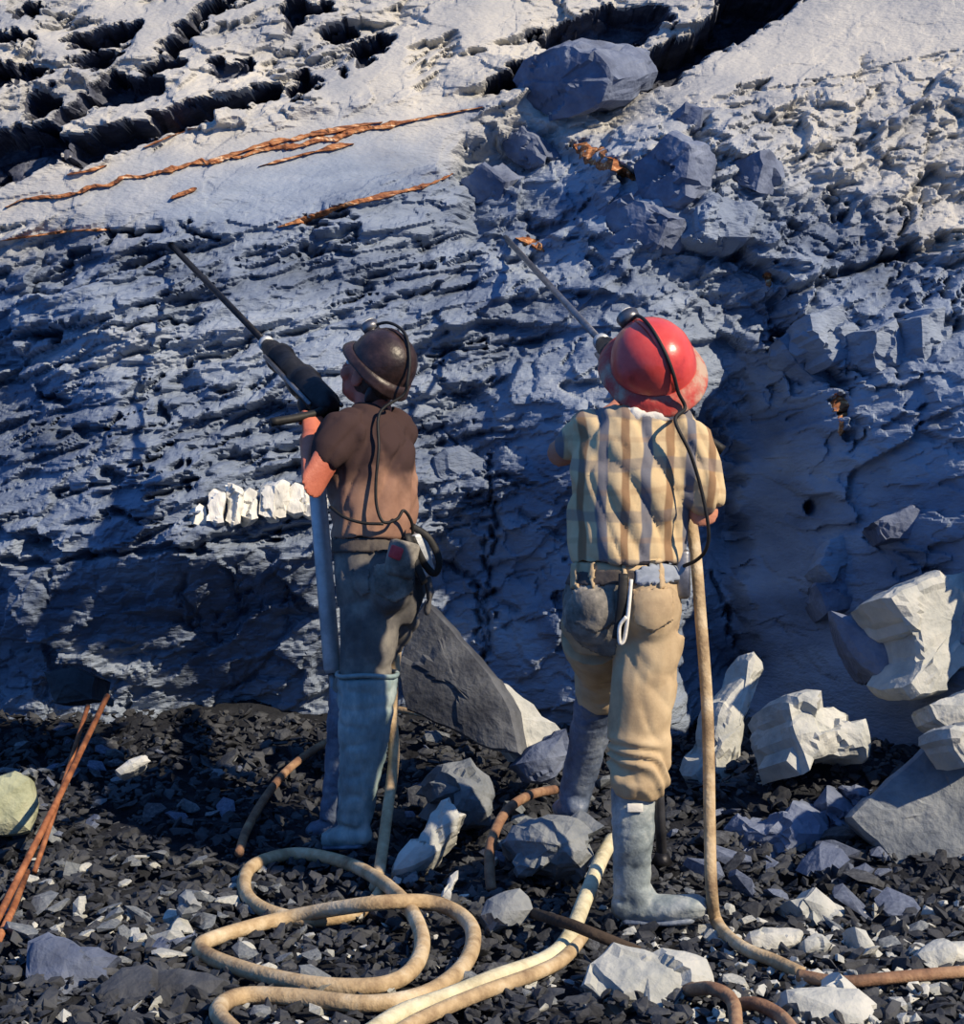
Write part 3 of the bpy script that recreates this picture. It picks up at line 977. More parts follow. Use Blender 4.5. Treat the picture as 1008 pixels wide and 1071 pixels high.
# ------------------------------------------------------------------ loose rocks one can tell apart
rock('boulder', 'rounded grey-blue boulder under the forward boot of the plaid-shirted miner', [(527, 880), (540, 856), (572, 847), (605, 852), (628, 868), (632, 900), (615, 920), (580, 926), (545, 912)], 5.42, .42, 'grey', 'boulder', ax=.05, az=.35, seed=31, bulge=.35)
rock('boulder', 'rounded grey stone between the coiled hose and the wall, right of the dark-helmeted miner', [(444, 818), (462, 800), (490, 797), (515, 808), (527, 835), (510, 858), (478, 852), (452, 838)], 5.9, .28, 'grey', 'boulder', ax=.2, az=.3, seed=32, bulge=.35)
rock('rock_slab', 'pale pointed slab lying just right of the hanging hose of the dark-helmeted miner', [(412, 912), (430, 880), (448, 846), (470, 838), (492, 850), (470, 872), (450, 895), (430, 906)], 5.6, .10, 'pale', 'rock', ax=.1, az=.9, seed=33)
rock('rock_slab', 'large leaning slab behind the dark-helmeted miner, painted dark for his shadow', [(428, 655), (444, 628), (470, 655), (512, 706), (535, 745), (545, 790), (515, 785), (470, 762), (425, 742), (416, 690)], 6.35, .16, 'shale', 'rock', ax=-.35, az=.2, seed=34, rough=.006, bulge=.08)  # dark stone colour stands in for the miner's cast shadow on the slab
rock('rock_slab', 'sunlit triangular tip of the leaning slab between the two miners, painted pale', [(508, 704), (530, 716), (592, 767), (570, 782), (538, 797), (524, 780), (520, 745)], 6.40, .12, 'pale', 'rock', ax=.3, az=.3, seed=134, rough=.006, bulge=.08)  # sunlit tip of the same slab, set apart in paler stone
rock('rock', 'blue cracked stone at the foot of the leaning triangular slab', [(535, 800), (555, 780), (590, 766), (597, 790), (580, 812), (550, 816)], 6.2, .2, 'blue', 'rock', ax=.1, az=.2, seed=35)
rock('rock_slab', 'tall narrow upright pale slab right of the hanging tan hose', [(790, 680), (799, 690), (795, 715), (775, 740), (768, 790), (760, 840), (748, 850), (735, 830), (724, 812), (730, 795), (745, 790), (748, 765), (755, 735), (772, 715)], 6.55, .12, 'pale', 'rock', ax=.6, az=.2, seed=36, bulge=.3, rough=.006)
rock('rock', 'jagged white block set against the shaded wall above the blue boulders', [(822, 735), (835, 730), (860, 737), (890, 742), (910, 762), (914, 775), (890, 786), (860, 792), (843, 797), (830, 770)], 6.08, .3, 'pale', 'rock', ax=.45, az=.35, seed=37, rough=.02, facet=.11, bulge=.12)
rock('rock_slab', 'largest slab, flat and grey, leaning at the lower right edge', [(888, 855), (930, 815), (985, 770), (1000, 760), (1060, 765), (1080, 900), (1040, 938), (960, 935), (935, 905), (915, 880)], 5.65, .22, 'grey', 'rock', ax=-.1, az=.25, seed=38, rough=.008, bulge=.08)
rock('rock_slab', 'bright white slab with square edges at the right edge of the wall', [(928, 625), (955, 612), (1000, 598), (1060, 580), (1060, 690), (1005, 700), (985, 722), (958, 728), (950, 718), (965, 690), (960, 660), (942, 645)], 6.25, .25, 'pale', 'rock', ax=.55, az=.25, seed=39, rough=.010, bulge=.06, facet=.2)
rock('rock', 'small pale block wedged under the bright white slab at the right edge', [(966, 735), (1000, 722), (1050, 715), (1050, 758), (990, 766), (975, 755)], 5.95, .2, 'pale', 'rock', ax=.2, az=.3, seed=40)
rock('rock', 'warm white chip on top of the largest grey slab at the right edge', [(992, 766), (1030, 758), (1040, 790), (1008, 802), (996, 785)], 5.55, .12, 'pale', 'rock', ax=.6, az=.3, seed=41)
rock('rock', 'blue-grey block with ragged white edge left of the bright square slab', [(868, 640), (885, 648), (905, 662), (925, 660), (950, 668), (948, 700), (925, 712), (900, 695), (880, 665)], 6.45, .22, 'blue', 'rock', ax=-.2, az=.5, seed=42)
rock('boulder', 'broad blue boulder in the shade right of the hanging tan hose', [(752, 865), (770, 853), (800, 858), (830, 838), (850, 850), (862, 872), (840, 890), (810, 902), (775, 905), (756, 890)], 5.95, .35, 'blue', 'boulder', ax=-.4, az=.3, seed=43)
rock('boulder', 'small blue boulder above the tip of the largest grey slab', [(870, 820), (895, 812), (915, 820), (918, 838), (890, 852), (872, 840)], 6.05, .25, 'blue', 'boulder', ax=-.3, az=.3, seed=44)
rock('boulder', 'dark blue boulder wedged between broad blue boulder and largest slab', [(850, 850), (866, 825), (884, 850), (905, 870), (890, 890), (860, 885)], 6.0, .25, 'blue', 'boulder', ax=-.5, az=.2, seed=45)
rock('boulder', 'dark upright stone behind the pale pointed stone at right', [(850, 915), (862, 895), (885, 905), (892, 935), (870, 945), (852, 935)], 5.55, .2, 'blue', 'boulder', ax=-.4, az=.2, seed=46)
rock('rock', 'pale pointed stone standing right of where the tan hose meets the ground', [(838, 940), (852, 924), (875, 940), (893, 965), (875, 975), (858, 972)], 5.15, .12, 'pale', 'rock', ax=.5, az=.5, seed=47)
rock('rock', 'small blue stone left of the largest slab, above pale pointed stone', [(885, 912), (905, 900), (918, 908), (905, 930), (890, 930)], 5.5, .14, 'blue', 'rock', ax=-.1, az=.3, seed=48)
rock('rock_slab', 'big pale angular stone in the foreground in front of the planted boot', [(606, 1030), (612, 1005), (640, 985), (665, 992), (690, 1000), (735, 1010), (738, 1025), (712, 1042), (700, 1062), (682, 1075), (672, 1045), (630, 1054)], 4.32, .12, 'pale', 'rock', ax=.15, az=.9, seed=49, rough=.01)
rock('rock', 'pale flat stone cut off by the bottom edge at right', [(823, 1040), (860, 1036), (895, 1040), (925, 1062), (935, 1085), (850, 1090), (832, 1070)], 4.15, .14, 'pale', 'rock', ax=.1, az=.7, seed=50)
rock('rock', 'small warm white stone on the pale flat stone at the bottom right', [(862, 1030), (875, 1020), (893, 1035), (896, 1045), (865, 1042)], 4.22, .07, 'pale', 'rock', ax=.4, az=.5, seed=51)
rock('rock', 'olive green stone at the left edge beside the rusty rods', [(-30, 815), (5, 809), (28, 818), (33, 840), (28, 865), (5, 869), (-30, 865)], 5.9, .22, 'olive', 'rock', ax=.2, az=.2, seed=52)
rock('rock', 'small grey stone beside the olive green stone and the rods', [(16, 812), (28, 800), (42, 805), (38, 815), (22, 818)], 5.95, .1, 'grey', 'rock', ax=.2, az=.3, seed=53)
rock('rock_slab', 'long dark shale slab in the lower left corner', [(25, 1022), (28, 985), (50, 975), (75, 988), (105, 990), (128, 1000), (110, 1020), (75, 1035), (58, 1055), (38, 1045)], 4.5, .14, 'blue', 'rock', ax=.1, az=.9, seed=54)
rock('rock_slab', 'wide dark shale slab at the bottom left beside the hose', [(95, 1052), (130, 1020), (165, 1010), (210, 1018), (235, 1028), (215, 1046), (160, 1060), (120, 1062)], 4.35, .12, 'shale', 'rock', ax=0, az=1.0, seed=55)
rock('rock_slab', 'elongated blue-grey stone left of the hose bend at lower left', [(145, 1000), (165, 982), (205, 968), (214, 975), (195, 990), (160, 1006)], 4.72, .1, 'blue', 'rock', ax=.1, az=.9, seed=56)
rock('rock', 'oval blue-grey stone above the elongated stone at lower left', [(183, 950), (195, 936), (208, 940), (205, 954), (190, 958)], 4.95, .07, 'grey', 'rock', ax=.2, az=.6, seed=57)
rock('rock', 'turquoise-grey long stone on the dark rubble left of the dark-helmeted miner', [(121, 806), (135, 795), (156, 788), (158, 796), (140, 807), (126, 811)], 5.95, .07, 'pale', 'rock', ax=.1, az=.5, seed=58)
rock('rock', 'pale leaf-shaped stone inside the bend of the arching hose', [(463, 938), (470, 915), (480, 908), (480, 925), (470, 942)], 5.0, .05, 'pale', 'rock', ax=.2, az=.5, seed=59)
rock('rock', 'grey pointed stone left of the cream hose', [(508, 970), (515, 948), (540, 940), (548, 952), (530, 965), (512, 978)], 4.85, .1, 'grey', 'rock', ax=.1, az=.6, seed=60)
rock('rock', 'flat pale stone where the tan hose bends along the ground', [(780, 985), (795, 965), (825, 970), (842, 975), (832, 990), (800, 993)], 4.75, .08, 'pale', 'rock', ax=.1, az=.9, seed=61)
rock('rock', 'white stone right of the flat pale stone at the hose bend', [(842, 985), (852, 977), (866, 988), (855, 998), (843, 996)], 4.72, .07, 'pale', 'rock', ax=.3, az=.6, seed=62)
rock('rock', 'grey-white stone at the right edge above the dark hose', [(960, 1000), (980, 988), (1020, 985), (1020, 1008), (975, 1010)], 4.65, .12, 'pale', 'rock', ax=.2, az=.7, seed=63)
rock('rock', 'tilted white shard below the pale pointed stone at right', [(893, 970), (905, 972), (918, 992), (912, 1000), (900, 995)], 4.8, .07, 'pale', 'rock', ax=.4, az=.4, seed=64)
rock('rock', 'triangular white stone at the end of the tan hose', [(836, 1022), (845, 1012), (858, 1020), (852, 1033), (840, 1034)], 4.4, .06, 'pale', 'rock', ax=.4, az=.4, seed=65)
rock('rock', 'grey block near the wall foot under the left ledge', [(40, 700), (75, 690), (105, 705), (100, 735), (55, 740)], 6.75, .2, 'shale', 'rock', ax=-.2, az=.2, seed=66)

# ------------------------------------------------------------------ rubble
ROCKS = []
for i in range(14):
    rr = np.random.default_rng(100 + i)
    p = rr.normal(size=(15, 3)); p /= np.linalg.norm(p, axis=1)[:, None]
    p *= rr.uniform(.75, 1.0, (15, 1)) * np.array([1, rr.uniform(.55, .9), rr.uniform(.3, .6)])
    bm = bmesh.new()
    for q in p: bm.verts.new(q)
    r = bmesh.ops.convex_hull(bm, input=bm.verts[:])
    bmesh.ops.delete(bm, geom=[g for g in r['geom_interior'] if isinstance(g, bmesh.types.BMVert)], context='VERTS')
    bm.verts.index_update()
    ROCKS.append((np.array([v.co[:] for v in bm.verts]), [tuple(v.index for v in f.verts) for f in bm.faces]))
    bm.free()

RMESH = {}
for mk in ('shale', 'grey', 'pale', 'blue'):
    RMESH[mk] = [new_mesh('rubble_stone', v, f, M[mk]) for v, f in ROCKS]

# keep stones out of the boots and off the named things
CLEAR = [((660, 965), .17), ((715, 950), .12), ((590, 850), .12), ((372, 885), .14), ((350, 880), .14)]


def clear(x, y):
    for (a, b), r in CLEAR:
        q = on_ground(a, b)
        if (q.x - x) ** 2 + (q.y - y) ** 2 < r * r: return False
    return True


ZONES = [  # name of place, pixel box, count, size range (m), material weights
    ('among dark rubble in front of the left wall foot', (0, 760, 250, 880), 62, (.03, .07), ('shale', 'shale', 'shale', 'blue', 'grey')),
    ('in the bright rubble at lower left', (20, 885, 250, 1010), 60, (.03, .075), ('grey', 'pale', 'shale', 'pale', 'grey')),
    ('inside and around the hose coil', (230, 900, 520, 1071), 52, (.025, .06), ('grey', 'shale', 'grey', 'pale')),
    ('behind the hose coil between the miners', (420, 760, 640, 900), 32, (.035, .08), ('shale', 'blue', 'grey')),
    ('around the cream hose and planted boot', (500, 930, 760, 1060), 34, (.025, .05), ('grey', 'pale', 'shale')),
    ('in the shade below the right wall', (700, 850, 940, 960), 30, (.04, .10), ('blue', 'blue', 'shale')),
    ('along the tan hose at lower right', (740, 960, 1008, 1071), 44, (.02, .055), ('pale', 'grey', 'pale', 'shale')),
]
ADJ = {'shale': 'dark shale', 'grey': 'grey', 'pale': 'pale', 'blue': 'blue-grey'}
rs = random.Random(21)
STONES = []
MARKS = [('the olive green stone', 10, 840), ('the rusty rods', 60, 850), ('the turquoise-grey stone', 140, 798), ('the thin brown hose', 275, 840), ('the boots of the dark-helmeted miner', 360, 880),
         ('the long dark corner slab', 75, 1015), ('the wide dark bottom slab', 165, 1038), ('the elongated stone', 180, 988), ('the oval stone', 196, 948), ('the left bend of the coiled hose', 214, 994),
         ('the top of the coiled hose', 315, 893), ('the right bend of the coiled hose', 492, 985), ('the pale pointed slab', 450, 875), ('the rounded grey stone', 485, 828), ('the boulder underfoot', 580, 888),
         ('the pale triangular slab', 555, 770), ('the leaf-shaped stone', 472, 925), ('the grey pointed stone', 528, 960), ('the thick cream hose', 600, 970), ('the planted boot', 690, 955),
         ('the big pale foreground stone', 670, 1025), ('the broad blue boulder', 808, 875), ('the hanging tan hose', 742, 900), ('the upright pale slab', 765, 780), ('the pale pointed stone', 865, 950),
         ('the flat pale stone', 812, 980), ('the dark crossing hose', 930, 1022), ('the largest grey slab', 965, 860), ('the bottom right stone', 875, 1060), ('the curved hose end', 765, 1045),
         ('the inside of the hose loop', 350, 985), ('the small blue stone', 902, 915)]
ORD = ['closest', 'second closest', 'third closest', 'fourth closest', 'fifth closest', 'sixth closest', 'seventh closest', 'eighth closest', 'ninth closest', 'tenth closest']
for place, (x0, y0, x1, y1), cnt, (s0, s1), ms in ZONES:
    k = 0
    tries = 0
    while k < cnt and tries < cnt * 8:
        tries += 1
        a, b = rs.uniform(x0, x1), rs.uniform(y0, y1)
        p = on_ground(a, b)
        if not clear(p.x, p.y): continue
        mk = rs.choice(ms)
        s = s0 + (s1 - s0) * rs.random() ** 1.6
        o = link('rubble_stone', rs.choice(RMESH[mk]))
        o.scale = (s * rs.uniform(.8, 1.3), s * rs.uniform(.8, 1.2), s * rs.uniform(.7, 1.1))
        o.rotation_euler = (rs.gauss(0, .35), rs.gauss(0, .35), rs.uniform(0, 6.28))
        o.location = (p.x, p.y, gz1(p.x, p.y) + s * .22)
        STONES.append((o, a, b, s, mk, place))
        k += 1

buckets = {}
for o, a, b, sz, mk, place in STONES:
    nm, mx_, my_ = min(MARKS, key=lambda q: (q[1] - a) ** 2 + (q[2] - b) ** 2)
    dx_, dy_ = a - mx_, b - my_
    side = ('right of' if dx_ > 0 else 'left of') if abs(dx_) > abs(dy_) else ('below' if dy_ > 0 else 'above')
    big = 'larger' if sz > .05 else 'small'
    buckets.setdefault((big, mk, side, nm), []).append((math.hypot(dx_, dy_), o, place))
for (big, mk, side, nm), lst in buckets.items():
    lst.sort(key=lambda q: q[0])
    for i, (_, o, place) in enumerate(lst):
        pre = (ORD[min(i, 9)] + ' ') if len(lst) > 1 else ''
        tag(o, '%s%s %s stone %s %s' % (pre, big, ADJ[mk], side, nm), 'stone', 'loose stones ' + place)

# the uncountable chips between them
def chips(name, label, m, boxes, n, s0, s1, seed):
    r = np.random.default_rng(seed)
    V, Fc = [], []
    base = 0
    for i in range(n):
        x0, x1, y0, y1 = boxes[r.integers(len(boxes))]
        x, y = r.uniform(x0, x1), r.uniform(y0, y1)
        v, f = ROCKS[r.integers(len(ROCKS))]
        s = s0 + (s1 - s0) * r.random() ** 2
        a = r.normal(0, .5, 2); c = r.uniform(0, 6.28)
        R = np.array(Matrix.Rotation(c, 3, 'Z') @ Matrix.Rotation(a[0], 3, 'X') @ Matrix.Rotation(a[1], 3, 'Y'))
        q = (v * s * r.uniform(.6, 1.4, 3)) @ R.T + np.array([x, y, 0])
        V.append((q, len(v), x, y, s)); Fc += [tuple(k + base for k in t) for t in f]
        base += len(v)
    zz = gz(np.array([t[2] for t in V]), np.array([t[3] for t in V]))
    P = np.concatenate([t[0] + np.array([0, 0, z + t[4] * .2]) for t, z in zip(V, zz)])
    o = link(name, new_mesh(name, P, Fc, M[m]))
    tag(o, label, 'gravel', kind='stuff')


chips('gravel', 'dark crushed shale fragments covering the whole floor', 'shale', [(-2.1, 2.0, 3.7, 7.3)], 13000, .011, .040, 1)
chips('pale_gravel', 'pale stone chips scattered through the foreground rubble', 'pale', [(-1.6, 1.6, 3.8, 5.3), (.4, 1.6, 4.0, 5.0)], 900, .008, .030, 2)

# ------------------------------------------------------------------ hoses and rods
def hose(name, label, pts, r, m, cat='hose', k=10, n=12, ferrule=None):
    C = catmull(pts, k)
    o = part(name, tube(C, r, n), M[m])
    tag(o, label, cat)
    if ferrule is not None:
        for i in ferrule:
            a, b = (C[0], C[4]) if i == 0 else (C[-5], C[-1])
            part('coupling', tube([a, b], r * 1.35, 12), M['steel_mid'], o)
    return o


def gp(lst, lift):
    out = []
    for p in lst:
        out.append(on_ground(p[0], p[1], p[2] if len(p) > 2 else lift))
    return out


hose('air_hose', 'long tan hose lying in two large coils in the foreground',
     gp([(405, 925, .03), (382, 950, .02), (330, 962, .02), (280, 953), (256, 932), (264, 906), (310, 893), (368, 905), (415, 935, .07), (440, 975, .05), (434, 1010), (400, 1030), (330, 1030), (262, 1016), (212, 996), (222, 982), (300, 960),
         (390, 945, .09), (455, 945, .07), (492, 968, .04), (488, 1005), (448, 1038), (385, 1050), (310, 1043), (252, 1042), (228, 1058), (250, 1085)], .026), .0215, 'hose')
p0 = at(413, 690, 5.95)
hose('air_hose', 'tan hose hanging straight down behind the dark-helmeted miner',
     [at(418, 640, 6.05), at(410, 735, 5.95), at(412, 790, 5.85), at(405, 850, 5.7), on_ground(396, 915, .03), on_ground(392, 928, .02)], .0185, 'hose')
hose('air_hose', 'thick cream hose running from the planted boot to the bottom edge',
     gp([(640, 878, .10), (628, 900, .10), (612, 940, .07), (594, 982, .04), (570, 1004), (520, 1022), (470, 1042), (420, 1060), (380, 1085)], .03), .0225, 'hose_pale')
hose('air_hose', 'brown hose lying beside the thick cream hose near the bottom',
     gp([(612, 975, .02), (590, 1002, .03), (560, 1018), (500, 1040), (440, 1066), (400, 1090)], .03), .018, 'hose')
hose('air_hose', 'short greyish hose arching up beside the boulder',
     [on_ground(514, 932, .01), on_ground(512, 910, .06), at(513, 885, 5.45), at(522, 860, 5.6), at(535, 843, 5.75), at(556, 831, 5.95), at(580, 826, 6.1)], .0165, 'hose_brown')
hose('air_hose', 'thin brown hose curving through the dark rubble left of the dark-helmeted miner',
     gp([(250, 892), (258, 868), (275, 838), (300, 806), (335, 780), (370, 765)], .04), .0155, 'hose_brown')
hose('air_hose', 'orange-brown hose running from the dark-helmeted miner towards the leaning slab',
     gp([(415, 742), (450, 748), (480, 756), (505, 765), (525, 780)], .10), .014, 'hose')
hose('air_hose', 'tan hose hanging from the right arm of the plaid-shirted miner to the ground',
     [at(690, 455, 5.36), at(712, 500, 5.3), at(725, 560, 5.12), at(733, 650, 5.05), at(740, 750, 5.02), at(742, 860, 4.98), at(744, 930, 4.92), on_ground(750, 965, .03), on_ground(775, 990, .03), on_ground(810, 1005, .025), on_ground(838, 1018, .02)], .0175, 'hose')
hose('air_hose', 'dark hose crossing the rubble at the lower right edge',
     gp([(835, 1020), (880, 1027), (940, 1022), (1000, 1017), (1060, 1014)], .03), .016, 'hose_brown')
hose('air_hose', 'short curved tan hose end at the bottom edge, right of the big pale stone',
     gp([(718, 1036, .02), (745, 1034, .06), (766, 1048, .05), (770, 1085, .03)], .04), .0165, 'hose_brown')
hose('air_hose', 'brown hose loop next to the curved hose end at the bottom edge',
     gp([(768, 1052, .02), (790, 1050, .04), (815, 1062, .03), (835, 1085, .03)], .03), .0165, 'hose_brown')
tag(part('timber_pole', tube([on_ground(540, 950, .05), on_ground(600, 968, .10), on_ground(668, 996, .05)], .016, 8), M['wood']), 'dark wooden pole lying across the thick cream hose', 'pole')
for (a, b), (c, d), r, lab in (((-6, 968), (112, 728), .011, 'longest rusty steel rod leaning in the rubble at the left edge'),
                               ((-2, 984), (28, 912), .011, 'short rusty steel rod end at the left edge below the other rods'),
                               ((36, 912), (92, 738), .009, 'thin rusty steel rod standing just right of the longest rod')):
    A = on_ground(a, b, .02) if b > 900 else at(a, b, 6.3)
    Bq = on_wall(c, d, .25) if d < 800 else on_ground(c, d, .06)
    if d < 800: Bq = at(c, d, 6.35)
    ro = part('drill_rod', tube([A, A.lerp(Bq, .5) + Vector((0, 0, -.01)), Bq], r, 8), M['rod'])
    tag(ro, lab, 'rod')


# ------------------------------------------------------------------ people
def head_prims(c, R):
    def L(p): return c + R @ Vector(p)
    P = [ell(L((0, -.008, .02)), (.076, .096, .098), R), ell(L((0, .03, -.055)), (.058, .062, .062), R),
         ell(L((0, .062, -.088)), (.030, .026, .024), R), ell(L((0, .078, .022)), (.058, .022, .022), R),
         tube([L((0, .088, .012)), L((0, .110, -.026))], [.011, .016], 8, True), ell(L((0, .086, -.062)), (.027, .014, .012), R)]
    for s in (-1, 1):
        P.append(ell(L((s * .079, -.008, -.018)), (.010, .024, .034), R))
        P.append(ell(L((s * .045, .062, -.03)), (.026, .026, .026), R))
    return P


def hand_prims(palm, wrist, axis, normal, mirror=1):
    """closed fist around a bar: axis along the bar, normal from palm to bar"""
    palm, wrist = Vector(palm), Vector(wrist)
    W = (wrist - palm).normalized()
    Nn = Vector(normal); Nn = (Nn - W * Nn.dot(W)).normalized()
    A = W.cross(Nn) * mirror
    P = [tube([wrist, palm + W * .03, palm - W * .03], [(.022, .027), (.02, .037), (.017, .041)], 12, True, up=Nn)]
    for i, ln in enumerate((.92, 1.0, .95, .78)):
        k0 = palm - W * .035 + A * (.033 - .0225 * i)
        k1 = k0 - W * .022 * ln + Nn * .030 * ln
        k2 = k1 + W * .016 * ln + Nn * .024 * ln
        k3 = k2 + W * .026 * ln - Nn * .004
        P.append(tube([k0, k1, k2, k3], [.0105, .0098, .009, .0078], 8, True))
    t0 = palm + W * .022 + A * .034
    t1 = t0 + A * .022 - W * .018 + Nn * .012
    t2 = t1 - W * .020 + Nn * .022 - A * .008
    t3 = t2 - W * .012 + Nn * .018 - A * .014
    P.append(tube([t0, t1, t2, t3], [.014, .012, .0105, .009], 8, True))
    return P


def hard_hat(person, c, R, m, brim_m, size=1.0, brim=1.0):
    def place(vf): return [c + R @ (Vector(p) * size) for p in vf[0]], vf[1]
    prof = [(.1315, .012), (.131, .03), (.126, .06), (.114, .092), (.094, .118), (.066, .137), (.034, .147), (.001, .150)]
    shell = lathe(prof, 40, .90, 1.0)
    hat = part('hard_hat', place(shell), M[m], person)
    bprof = [(.126, .014), (.134, .018), (.150, .010), (.166, -.006), (.170, -.012), (.168, -.017), (.150, -.004), (.126, .004), (.126, .014)]
    br = lathe(bprof, 40, .90, 1.0)
    V = []
    for p in br[0]:
        q = Vector(p)
        rr_ = math.hypot(q.x / .9, q.y)
        if rr_ > .135:
            k = 1 + .16 * max(0, q.y / rr_) + .05 * max(0, -q.y / rr_)
            q = Vector((q.x * k, q.y * k, q.z - .020 * max(0, -q.y / rr_)))
            e_ = .131 / (math.hypot(q.x / .9, q.y))
            q = Vector((q.x * (e_ + (1 - e_) * brim), q.y * (e_ + (1 - e_) * (brim if q.y < 0 else min(1, brim + .25))), q.z))
        V.append(q)
    part('brim', place((V, br[1])), M[brim_m], hat)
    rid = tube([(0, .128 * math.cos(t), .012 + .143 * math.sin(t)) for t in [math.pi * (i / 14) * .94 + .1 for i in range(15)]], [(.006, .012)] * 15, 8, up=(0, 1, 0))
    part('ridge', place(rid), M[m], hat)
    lm = part('cap_lamp', place(join(tube([(0, .118, .085), (0, .150, .092)], [.030, .034], 16), tube([(0, .100, .075), (0, .125, .083)], [.02, .02], 10))), M['steel_mid'], hat)
    part('lens', place(tube([(0, .1505, .0925), (0, .154, .0930)], [.030, .029], 16)), M['white'], lm)
    return hat


def person_root(loc, label):
    o = empty('person', loc)
    return tag(o, label, 'person', 'miners drilling at the rock face')


def drill(label, rear, tip, nose_frac, foot, seed, handle_dir):
    """jackleg rock drill: body, chuck, handle, air leg, drill steel"""
    rear, tip = Vector(rear), Vector(tip)
    d = (tip - rear).normalized()
    Ltot = (tip - rear).length
    nose = rear + d * Ltot * nose_frac
    Lb = (nose - rear).length
    root = empty('rock_drill', (foot.x, foot.y, foot.z))
    tag(root, label, 'drill', 'pneumatic rock drills')

    def s(t, off=Vector()): return rear + d * Lb * t + off
    b = part('drill_body', tube([s(0), s(.05), s(.06), s(.34), s(.36), s(.44), s(.46), s(.74), s(.76), s(.80)],
                                [.036, .042, .052, .052, .060, .060, .048, .046, .054, .054], 16), M['steel'], root)
    part('chuck', tube([s(.80), s(.84), s(.93), s(.95), s(1.0)], [.040, .038, .036, .030, .024], 14), M['steel'], root)
    part('retainer', tube([s(.86) + Vector((0, 0, -.05)), s(.93) + Vector((0, 0, -.055)), s(.99) + Vector((0, 0, -.02))], .010, 8), M['steel_mid'], root)
    for sg in (-1, 1):
        sd = d.cross(Vector((0, 0, 1))).normalized() * sg
        part('side_rod', tube([s(.06, sd * .058), s(.80, sd * .056)], .008, 8), M['steel_mid'], b)
    hd = Vector(handle_dir).normalized()
    part('handle', tube(catmull([s(.04), s(-.02) + hd * .05, s(-.04) + hd * .13, s(-.04) + hd * .22], 5), .015, 10), M['black'], root)
    part('drill_steel', tube([s(.97), tip + d * .05], .0125, 10), M['steel' if seed == 2 else 'steel_mid'], root)  # right drill's steel is lighter to paint in its lit edge
    part('collar', tube([s(1.0), s(1.03)], .030, 14), M['silver'], root)
    top = s(.30) + Vector((0, 0, -.05))
    ax = (foot - top)
    part('leg_pivot', ell(top, (.045, .045, .05)), M['steel'], root)
    part('air_leg', tube([top, top + ax * .03, top + ax * .62, top + ax * .63], [.026, .030, .030, .024], 14), M['silver'], root)
    part('leg_rod', tube([top + ax * .60, foot + Vector((0, 0, .03))], .017, 12), M['steel_mid'], root)
    part('leg_foot', tube([foot + Vector((0, 0, .05)), foot + Vector((0, 0, .015)), foot], [.02, .035, .012], 10), M['steel'], root)
    return root


def patch(vf, poly, off, name, m, parent, zband=None, back=None):
    """a piece of cloth lying on a garment: the garment's own surface inside an outline, lifted and thickened"""
    co, faces = vf
    co = np.asarray(co)
    fa = [f for f in faces]
    cen = np.array([co[list(f)].mean(0) for f in fa])
    v1 = np.array([co[f[1]] - co[f[0]] for f in fa]); v2 = np.array([co[f[2]] - co[f[0]] for f in fa])
    nr = np.cross(v1, v2); nr /= np.linalg.norm(nr, axis=1)[:, None] + 1e-12
    if zband is not None:
        zc = cen[:, 2] - zband[2] * (cen[:, 0] - root_loc(parent).x)
        sel = (zc > zband[0]) & (zc < zband[1])
    else:
        px, py = CX + F * cen[:, 0] / cen[:, 1], CY - F * (cen[:, 2] - CZ) / cen[:, 1]
        sel = (poly_sd(px, py, poly) < 0) & (nr @ np.array(back or (0, -1, 0)) > .05)
    ids = np.nonzero(sel)[0]
    par = {}

    def find(k):
        while par.setdefault(k, k) != k: k = par[k]
        return k
    for i in ids:
        r0 = find(fa[i][0])
        for k in fa[i][1:]:
            par[find(k)] = r0
            r0 = find(r0)
    cnt = {}
    for i in ids: cnt[find(fa[i][0])] = cnt.get(find(fa[i][0]), 0) + 1
    best = max(cnt, key=cnt.get)
    ids = np.array([i for i in ids if find(fa[i][0]) == best])
    vn = np.zeros_like(co)
    for i in ids:
        for k in fa[i]: vn[k] += nr[i]
    used = sorted({k for i in ids for k in fa[i]})
    mp = {k: j for j, k in enumerate(used)}
    n = len(used)
    w = vn[used]; w /= np.linalg.norm(w, axis=1)[:, None] + 1e-12
    V = np.concatenate([co[used] + w * off, co[used] - w * .004])
    Fc = [tuple(mp[k] for k in fa[i]) for i in ids]
    edges = {}
    for f in Fc:
        for p, q in zip(f, f[1:] + f[:1]):
            edges[(p, q)] = edges.get((p, q), 0) + 1
    side = [(q, p, p + n, q + n) for (p, q) in edges if (q, p) not in edges]
    return part(name, (V, Fc + side), M[m], parent)


